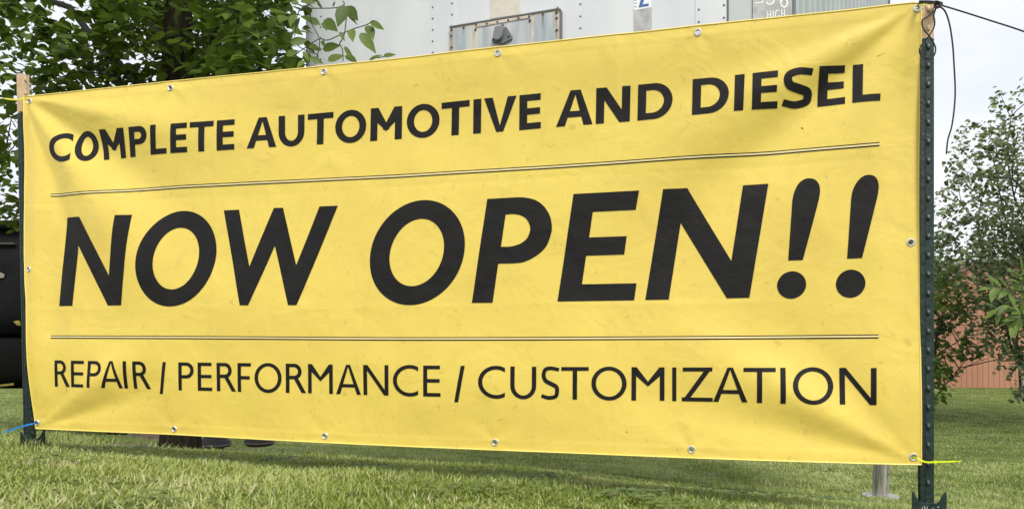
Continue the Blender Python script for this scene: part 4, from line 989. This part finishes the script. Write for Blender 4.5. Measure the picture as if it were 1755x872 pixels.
# keep foliage clear of the trailer box and of the bright sky hole near the top left
x_, y_ = in_frame(pos)
front = (pos[:, 0]-pL.x)*fn.x+(pos[:, 1]-pL.y)*fn.y
ok = (x_ < 528+r.random(len(pos))*40) & ~((x_ > 500) & (front < .05)) & ~(((x_-92)/24)**2+((y_-12)/22)**2 < 1) & ~(((x_-32)/16)**2+((y_-60)/20)**2 < 1) & (pos[:, 1] > 2.95)
for (hx, hy, hr) in ((243, 42, 12), (212, 62, 7), (225, 100, 14), (262, 98, 9), (165, 85, 9), (115, 108, 10), (60, 95, 9), (30, 22, 9), (333, 53, 7), (138, 118, 7)):
    ok &= ~(((x_-hx)/hr)**2+((y_-hy)/(hr*.7))**2 < 1)
ok &= ~((np.abs(x_-308) < 24) & (y_ > 22) & (y_ < 150) & (pos[:, 1] < 4.45) & (r.random(len(pos)) < .6))
pos = pos[ok]; n = len(pos); x_, y_ = in_frame(pos)
rot = rand_rot(n, r, .35, .75); size = .042+.06*r.random(n)**1.3; tint = r.random(n)
vis = (x_ > -5) & (x_ < 600) & (y_ > -10) & (y_ < np.where(x_ < 40, 400, 166-.103*x_))
key = np.where(vis, pos[:, 1], 99); order = np.argsort(key)[:300]; sel = np.zeros(n, bool); sel[order] = True
leaf_parts(tree, pos[sel][::1], rot[sel], size[sel], 'broad', M_LEAF)
v, f, a = leaves_mesh(pos[~sel], rot[~sel], size[~sel], 'broad', tint[~sel])
o = mesh_obj('foliage', v, f, M_LEAF, tree, smooth=True, attr=a); tag(o, kind='stuff')

# clover in the lawn
rw = np.random.default_rng(77); cc_ = []
for k in range(36):
    y0_ = rw.uniform(1.4, 4.5); x0_ = rw.uniform(-.75, .75)*y0_; m_ = rw.integers(12, 45)
    cc_.append(np.stack([x0_+rw.normal(size=m_)*.06, y0_+rw.normal(size=m_)*.07], -1))
cc_ = np.concatenate(cc_); k3 = np.repeat(cc_, 3, 0); nn_ = len(k3)
zc = hgt(k3[:, 0], k3[:, 1])+.016+np.repeat(rw.random(len(cc_)), 3)*.012
an_ = np.tile([0, 2.1, 4.2], len(cc_))+np.repeat(rw.random(len(cc_))*6, 3)
d_ = np.stack([np.cos(an_), np.sin(an_), np.full(nn_, .15)], -1); d_ /= np.linalg.norm(d_, axis=1)[:, None]
up_ = np.stack([(rw.random(nn_)-.5)*.5, (rw.random(nn_)-.5)*.5-.3, np.ones(nn_)], -1); y_c = np.cross(up_, d_); y_c /= np.linalg.norm(y_c, axis=1)[:, None]
v, f, a = leaves_mesh(np.column_stack([k3, zc]), np.stack([d_, y_c, np.cross(d_, y_c)], -1), .010+.006*rw.random(nn_), 'round', rw.random(nn_))
M_CLOVER = leaf_mat('clover_leaf', (.09, .14, .04), (.19, .25, .08), .35)
tag(mesh_obj('clover', v, f, M_CLOVER, smooth=True, attr=a), 'patches of small round clover leaves in the lawn', 'clover', kind='stuff')

# the spray of leaves that reaches across the trailer: leaf = (base px, tip px, width bend)
spray = MB()
for pth in ([(505, 62), (512, 20), (533, 15), (575, 14), (590, 8), (587, 2)], [(505, 95), (545, 68), (563, 69), (600, 52), (628, 43), (640, 36)], [(588, 105), (587, 85), (582, 75), (590, 60), (596, 10)], [(533, 15), (533, 38), (548, 70), (540, 110)], [(640, 100), (655, 98), (663, 95)], [(500, 70), (520, 85), (545, 95), (538, 108)], [(512, 20), (530, 8), (545, 0)], [(500, 100), (520, 110), (530, 112)]):
    spray.tube([P(x, y, 3.25+.0006*(x-500)) for x, y in [tuple(q) for q in catmull(pth, 4)]], .0022, 6)
spray.build('twigs', M_TWIGD, tree, smooth=True)
LV = [((592, 10), (578, 44), .9), ((594, 12), (613, 34), 1.0), ((571, 12), (574, 2), .7), ((543, 3), (553, 16), .55), ((634, 38), (660, 50), .9), ((630, 44), (640, 66), .8), ((602, 50), (604, 70), .8), ((617, 57), (645, 90), .75), ((555, 35), (577, 52), .9), ((530, 32), (549, 42), .9), ((552, 40), (560, 52), .6),
      ((582, 55), (591, 70), .7), ((553, 85), (583, 76), .85), ((562, 105), (590, 92), 1.0), ((590, 80), (606, 104), .55), ((592, 95), (613, 107), .8), ((633, 104), (655, 92), .6), ((657, 97), (679, 92), .9), ((528, 78), (552, 86), .9), ((530, 100), (555, 108), .8), ((552, 70), (556, 80), .5), ((522, 104), (508, 116), .8), ((515, 2), (540, 4), .9),
      ((500, 48), (520, 60), 1.0), ((498, 75), (528, 66), .9), ((505, 25), (496, 45), .8), ((595, 22), (612, 42), .35), ((520, 88), (530, 106), .7), ((490, 95), (512, 86), .9), ((500, 8), (512, 0), .9)]
for i, (a, b, wd) in enumerate(LV):
    D = 3.25+.0006*(a[0]-500)+random.uniform(-.05, .05); A = P(*a, D); B = P(*b, D+random.uniform(-.05, .03)); d = (B-A); Ln = d.length; d.normalize()
    nrm = Vector((random.uniform(-.3, .3), -1, random.uniform(.1, .7))); y = nrm.cross(d).normalized(); z = d.cross(y)
    M = Matrix((d, y, z)).transposed().to_4x4(); V_, T_ = leaf_template('broad'); V2 = V_.copy(); V2[:, 1] *= wd*.95
    me = bpy.data.meshes.new('leaf'); me.from_pydata(V2.tolist(), [], T_.tolist()); me.shade_smooth(); me.materials.append(M_LEAFL)
    o = bpy.data.objects.new('leaf', me); link(o, tree); o.matrix_local = Matrix.Translation(A-parent_loc(tree)) @ M @ Matrix.Diagonal((Ln, Ln, Ln, 1))
# brighter outer leaves right of the trunk
nb = 110; px = r.uniform(335, 520, nb); py = r.uniform(-5, 128, nb); D = 3.35+.35*r.random(nb)
pb = np.stack([(px-CX)/F*D, D, CZ-(py-HY)/F*D], -1); ra = rand_rot(nb, r, .35, .5)
leaf_parts(tree, pb, ra, .07+.045*r.random(nb), 'broad', M_LEAFL)

# ------------------------------------------------------------------ second tree, further left
def simple_tree(name, gx_, gy_, label, clumps, size, kind, m, stems, seed, bark=M_TWIGD, parts_n=0, twigs=2):
    r = np.random.default_rng(seed); gz_ = float(hgt(gx_, gy_)); root = empty(name, (gx_, gy_, gz_), label, 'tree' if 'tree' in name else 'shrub')
    mb = MB()
    for i, (px, py, D, r0) in enumerate(stems):
        e = P(px, py, D); bp_ = branch(mb, (gx_+r.uniform(-.1, .1), gy_+r.uniform(-.1, .1), gz_-.05), e, r0, .004, seed+i, .07, 8)
        for j in range(3, 8):
            for _ in range(twigs):
                q = bp_[j]; d = Vector(r.normal(size=3)); d.z = abs(d.z)*.8; d.normalize(); branch(mb, q, q+d*(.07*gy_), .0008*gy_, .0003*gy_, seed*7+i*10+j, .1, 4)
    mb.build('trunk', bark, root, smooth=True)
    pos = clump_points(clumps, r); n = len(pos); rot = rand_rot(n, r, .45, .9); sz = size*(.7+.6*r.random(n))
    v, f, a = leaves_mesh(pos, rot, sz, kind, r.random(n)); o = mesh_obj('foliage', v, f, m, root, smooth=True, attr=a); tag(o, kind='stuff')
    return root
C2 = []
for k in range(70): C2.append((random.uniform(-260, 60), random.uniform(-330, 395), 6.8+random.random()*1.6, .38, 46))
simple_tree('broadleaf_tree', -6.7, 8.2, 'loose dark tree behind the black vehicle, at the left edge', C2, .085, 'broad', M_LEAF, [(-60, 100, 7.5, .07), (20, 200, 7.2, .04), (-150, -200, 7.9, .05)], 5)

# ------------------------------------------------------------------ right side: airy small-leaved tree, bush, lime branches
C3 = []
def blob(px, py, D, rad, n): C3.append((px, py, D, rad, n))
for (px, py, rad, n) in ((1714, 158, .05, 8), (1712, 172, .06, 10), (1708, 186, .08, 14), (1735, 188, .06, 9), (1712, 205, .14, 30), (1735, 208, .16, 34), (1680, 216, .12, 22), (1660, 222, .10, 16), (1640, 240, .10, 14), (1670, 240, .2, 46), (1700, 240, .22, 70), (1740, 235, .22, 70),
    (1632, 265, .1, 12), (1650, 270, .18, 36), (1685, 275, .28, 100), (1730, 270, .3, 120), (1625, 290, .08, 9), (1640, 305, .2, 50), (1675, 315, .3, 130), (1720, 315, .34, 170), (1760, 300, .34, 160), (1615, 330, .1, 14), (1640, 345, .25, 90), (1685, 355, .3, 150), (1735, 360, .36, 240),
    (1618, 378, .2, 50), (1650, 390, .28, 140), (1700, 400, .34, 260), (1750, 405, .36, 300), (1610, 410, .2, 70), (1640, 425, .24, 120), (1680, 440, .3, 240), (1725, 450, .34, 300), (1765, 450, .36, 280), (1655, 490, .16, 50), (1690, 490, .26, 170), (1735, 500, .32, 260), (1680, 525, .2, 90), (1720, 545, .28, 190), (1760, 550, .34, 260), (1668, 562, .14, 45), (1700, 570, .2, 90), (1735, 590, .24, 130), (1715, 600, .12, 30), (1755, 620, .24, 120), (1765, 655, .25, 120), (1748, 665, .10, 25),
    (1800, 250, .5, 260), (1830, 350, .6, 420), (1820, 450, .6, 420), (1850, 560, .6, 420), (1800, 160, .4, 140), (1880, 250, .6, 300), (1900, 420, .7, 400), (1930, 560, .7, 400), (1790, 380, .5, 260)):
    blob(px, py, 14.6+random.random()*2.8, rad*1.9, int(n*1.4))
rc = random.Random(3)
for k in range(46):      # unseen crown added right of the frame, nearer the viewer, to shade the lawn
    D_ = rc.uniform(8.2, 15); X_ = rc.uniform(.70*D_+.6, .70*D_+4.5); z_ = rc.uniform(2.6, 6.2)
    C3.append((CX+X_/D_*F, HY-z_/D_*F, D_, .8, 230))
for (px, py, rad, n) in ((1560, 410, .3, 60), (1545, 430, .3, 60), (1575, 440, .3, 60)): blob(px, py, rad, n) if False else C3.append((px, py, 15.5, rad*1.8, n*5))
simple_tree('small_leaved_tree', (1785-CX)/F*16.2, 16.2, 'airy small leaved tree in front of the pink barn, at the right edge', C3, .086, 'round', M_LEAFS,
            [(1712, 156, 16.0, .04), (1680, 240, 16.1, .045), (1640, 300, 16.0, .04), (1740, 200, 16.3, .06), (1655, 430, 15.6, .035), (1800, 160, 16, .06), (1625, 400, 16.2, .03), (1850, 240, 15, .06)], 9, twigs=1)
C4 = []
for (px, py, rad, n) in ((1606, 470, .16, 46), (1610, 500, .2, 60), (1612, 530, .22, 80), (1625, 480, .2, 90), (1640, 500, .18, 70), (1622, 455, .2, 80), (1635, 530, .18, 60), (1628, 545, .14, 40), (1612, 565, .22, 80), (1608, 600, .2, 80), (1645, 580, .15, 40), (1670, 592, .15, 42), (1685, 600, .08, 14), (1640, 600, .12, 26), (1604, 630, .2, 80), (1618, 640, .08, 14), (1606, 660, .16, 60), (1598, 680, .16, 50), (1590, 520, .4, 200), (1585, 620, .4, 200), (1560, 560, .4, 150)):
    C4.append((px, py, 15.8+random.random()*1.2, rad*1.9, n))
simple_tree('bushy_shrub', (1585-CX)/F*16.8, 16.8, 'mid green shrub close behind the right post', C4, .14, 'broad', M_LEAFB, [(1612, 470, 16.0, .03), (1680, 597, 16.0, .02), (1606, 560, 16.4, .03), (1560, 500, 16.4, .03)], 31)
# lime compound leaves reaching in from the right
lime = empty('box_elder_branch', (2.9, 4.3, float(hgt(2.9, 4.3))), 'lime green sapling with long pointed leaflets, reaching in at the right edge', 'sapling')
lt = MB(); lp = []
gz4 = float(hgt(3.25, 4.3))
lt.tube([(3.25, 4.3, gz4-.05), (3.2, 4.3, gz4+.6), tuple(P(1775, 560, 4.3)), tuple(P(1762, 480, 4.3))], [.014, .012, .007, .004], 8)
for pth in ([(1765, 545), (1745, 505), (1722, 494), (1700, 492)], [(1762, 520), (1750, 490), (1748, 476), (1752, 468)], [(1768, 560), (1745, 530), (1725, 522), (1708, 530)], [(1765, 550), (1752, 538), (1742, 545), (1738, 552)]):
    q = [tuple(k) for k in catmull(pth, 4)]; lt.tube([P(x, y, 4.3) for x, y in q], .0022, 6); 
    for k in range(3, len(q), 2):
        for sgn in (-1, 1, 0):
            if sgn == 0 and k < len(q)-2: continue
            lp.append((q[k], math.atan2(q[k][1]-q[k-2][1], q[k][0]-q[k-2][0])+sgn*random.uniform(.6, 1.2)))
lt.build('stem', M_TWIG, lime, smooth=True)
for (p0, an) in lp:
    A = P(*p0, 4.3+random.uniform(-.04, .04)); d = Vector((math.cos(an), random.uniform(-.4, .2), -math.sin(an)-.15)).normalized()
    nrm = Vector((random.uniform(-.3, .3), -.7, 1)); y = nrm.cross(d).normalized(); z = d.cross(y); s = random.uniform(.07, .11)
    me = bpy.data.meshes.get('leaflet')
    if me is None:
        V_, T_ = leaf_template('long'); me = bpy.data.meshes.new('leaflet'); me.from_pydata(V_.tolist(), [], T_.tolist()); me.shade_smooth(); me.materials.append(M_LEAFB)
    o = bpy.data.objects.new('leaf', me); link(o, lime); o.matrix_local = Matrix.Translation(A-parent_loc(lime)) @ Matrix((d, y, z)).transposed().to_4x4() @ Matrix.Diagonal((s, s, s, 1))

# ------------------------------------------------------------------ barn
BD_ = 27.0; bz = CZ-(665-HY)/F*BD_
barn = empty('barn', ((1700-CX)/F*BD_, BD_, bz), 'faded salmon red metal barn beyond the lawn, at the right edge', 'barn')
bx0 = (1545-CX)/F*BD_; bx1 = bx0+.199*46; apex = (bx0+2.6, CZ-(452-HY)/F*BD_)
def roof_z(x):
    e0 = CZ-(545-HY)/F*BD_
    return e0+(apex[1]-e0)*(x-bx0)/(apex[0]-bx0) if x < apex[0] else apex[1]
pw = .199
for i in range(46):
    a = bx0+i*pw; b = a+pw-.012; m = M_BARN if a < (1677-CX)/F*BD_ else M_BARN2
    mb = MB(); mb.prism([(a, BD_, bz-.02), (b, BD_, bz-.02), (b, BD_, roof_z(b)), (a, BD_, roof_z(a))], (0, .03, 0)); mb.build('wall_panel', m, barn)
mb = MB(); mb.prism([(bx0, BD_+.03, bz-.1), (bx1, BD_+.03, bz-.1), (bx1, BD_+.03, apex[1]), (apex[0], BD_+.03, apex[1]), (bx0, BD_+.03, roof_z(bx0))], (0, 9, 0)); mb.build('barn_body', M_ROOF, barn)
mb = MB(); mb.prism([(bx0-.3, BD_-.2, roof_z(bx0)-.1), (bx0-.3, BD_-.2, roof_z(bx0)), (apex[0], BD_-.2, apex[1]+.14), (bx1+.3, BD_-.2, apex[1]+.14), (bx1+.3, BD_-.2, apex[1]+.02), (apex[0], BD_-.2, apex[1]+.02)], (0, 9.4, 0)); mb.build('roof', M_ROOF, barn)
dp = empty('white_post', ((1753-CX)/F*22, 22, float(hgt((1753-CX)/F*22, 22))), 'short grey post in the tree shade at the right edge', 'post')
MB().box((dp.location.x, 22, dp.location.z+.17), (.08, .08, .9)).build('post_shaft', M_CONC, dp, bevel=.008)
MB().box((dp.location.x, 22, dp.location.z+.63), (.09, .09, .02)).build('post_cap', M_CONC, dp, bevel=.004)
sv = MB(); sx = (1748-CX)/F*4.3; sg = float(hgt(sx, 4.3))
bm = bmesh.new(); bmesh.ops.create_icosphere(bm, subdivisions=3, radius=.05)
for v_ in bm.verts: v_.co = v_.co*(1+.25*noise.noise(v_.co*25)); v_.co.z *= .5; v_.co.x *= 1.3
me = bpy.data.meshes.new('stone'); bm.to_mesh(me); bm.free(); me.materials.append(M_TRIM); me.shade_smooth(); st = bpy.data.objects.new('stone', me); link(st); st.location = (sx, 4.3, sg+.015)
tag(st, 'small dark stone in the grass at the lower right corner', 'stone')

# ------------------------------------------------------------------ black vehicle at the left edge
VD = 7.0
veh = empty('black_vehicle', P(-40, 727, VD), 'black vehicle with scuffed bodywork, half hidden at the left edge', 'vehicle')
def vprof(name, pr, x0, x1, m, smooth=True):
    """sweep a (depth offset, photo row) side profile along the vehicle's width"""
    vs = []; n = len(pr); K = 5
    for k in range(K+1):
        x = x0+(x1-x0)*k/K
        for (dy, py) in pr: vs.append(P(x, py, VD)+Vector((0, dy, 0)))
    fs = [(k*n+i, k*n+(i+1) % n, (k+1)*n+(i+1) % n, (k+1)*n+i) for k in range(K) for i in range(n)]+[tuple(range(n)), tuple(K*n+i for i in range(n-1, -1, -1))]
    mb = MB(); mb.add(vs, fs); return mb.build(name, m, veh, smooth=smooth)
vprof('body', [(.02, 420), (-.04, 440), (-.07, 480), (-.07, 530), (-.03, 556), (.05, 572), (1.5, 572), (1.5, 385), (.35, 372), (.14, 376), (.06, 384), (.04, 392)], -330, 160, M_BLACK)
vprof('top_trim', [(.03, 376.5), (-.02, 379), (-.04, 386), (-.03, 391), (.02, 393), (.10, 392), (.10, 378)], -330, 160, M_BLACK2)
vprof('chrome_strip', [(.01, 416.5), (-.035, 417), (-.035, 418.6), (.01, 420)], -330, 28, mat('dull_strip', (.12, .12, .12), .4))
vprof('bumper', [(-.02, 580), (-.10, 583), (-.13, 592), (-.16, 600), (-.15, 640), (-.12, 652), (-.04, 660), (.3, 664), (.3, 578)], -330, 160, M_BLACK2)
vprof('undertray', [(.2, 655), (.2, 668), (1.4, 668), (1.4, 560), (.2, 560)], -330, 160, M_BLACK, False)
def vpatch(name, poly, m, dy):
    mb = MB(); mb.prism([P(x, y, VD)+Vector((0, dy, 0)) for x, y in poly], (0, .008, 0)); mb.build(name, m, veh)
M_YEL = mat('yellow_marking', (.42, .33, .04), .6, col2=(.2, .15, .03), noise_amt=.2, nscale=20)
vpatch('rusty_latch', [(-20, 466), (4, 467), (12, 468), (18, 472), (17, 477), (9, 477.5), (2, 474), (-20, 473)], mat('rusty_latch', (.22, .18, .12), .8, col2=(.36, .33, .27), noise_amt=.2, nscale=40, bump=.5), -.085)
vpatch('paint_chip', [(29, 393), (32, 393.5), (31, 396)], M_CHIP, -.045)
vpatch('yellow_reflector', [(30, 551), (38, 549), (42, 552), (42, 558), (36, 557)], M_YEL, -.06)
vpatch('yellow_strip', [(-330, 668), (8, 658), (44, 654), (44, 657.5), (10, 661.5), (-330, 674)], M_YEL, -.17)
for sx_, lab in ((-230, 0), (420, 1)):
    if lab: continue
    c = P(sx_, 668, VD)+Vector((0, .7, 0)); Mx = Matrix.Rotation(R(90), 3, 'Y')
    c.z = float(hgt(c.x, c.y))+.36
    w_ = MB().lathe([(.20, -.11), (.34, -.11), (.36, -.08), (.36, .08), (.34, .11), (.20, .11)], c, Mx, 28).build('wheel', M_PAD, veh, smooth=True)
c = P(140, 668, VD)+Vector((0, .8, 0)); c.z = float(hgt(c.x, c.y))+.34
MB().lathe([(.20, -.11), (.33, -.11), (.34, -.08), (.34, .08), (.33, .11), (.20, .11)], c, Matrix.Rotation(R(90), 3, 'Y'), 28).build('wheel', M_PAD, veh, smooth=True)
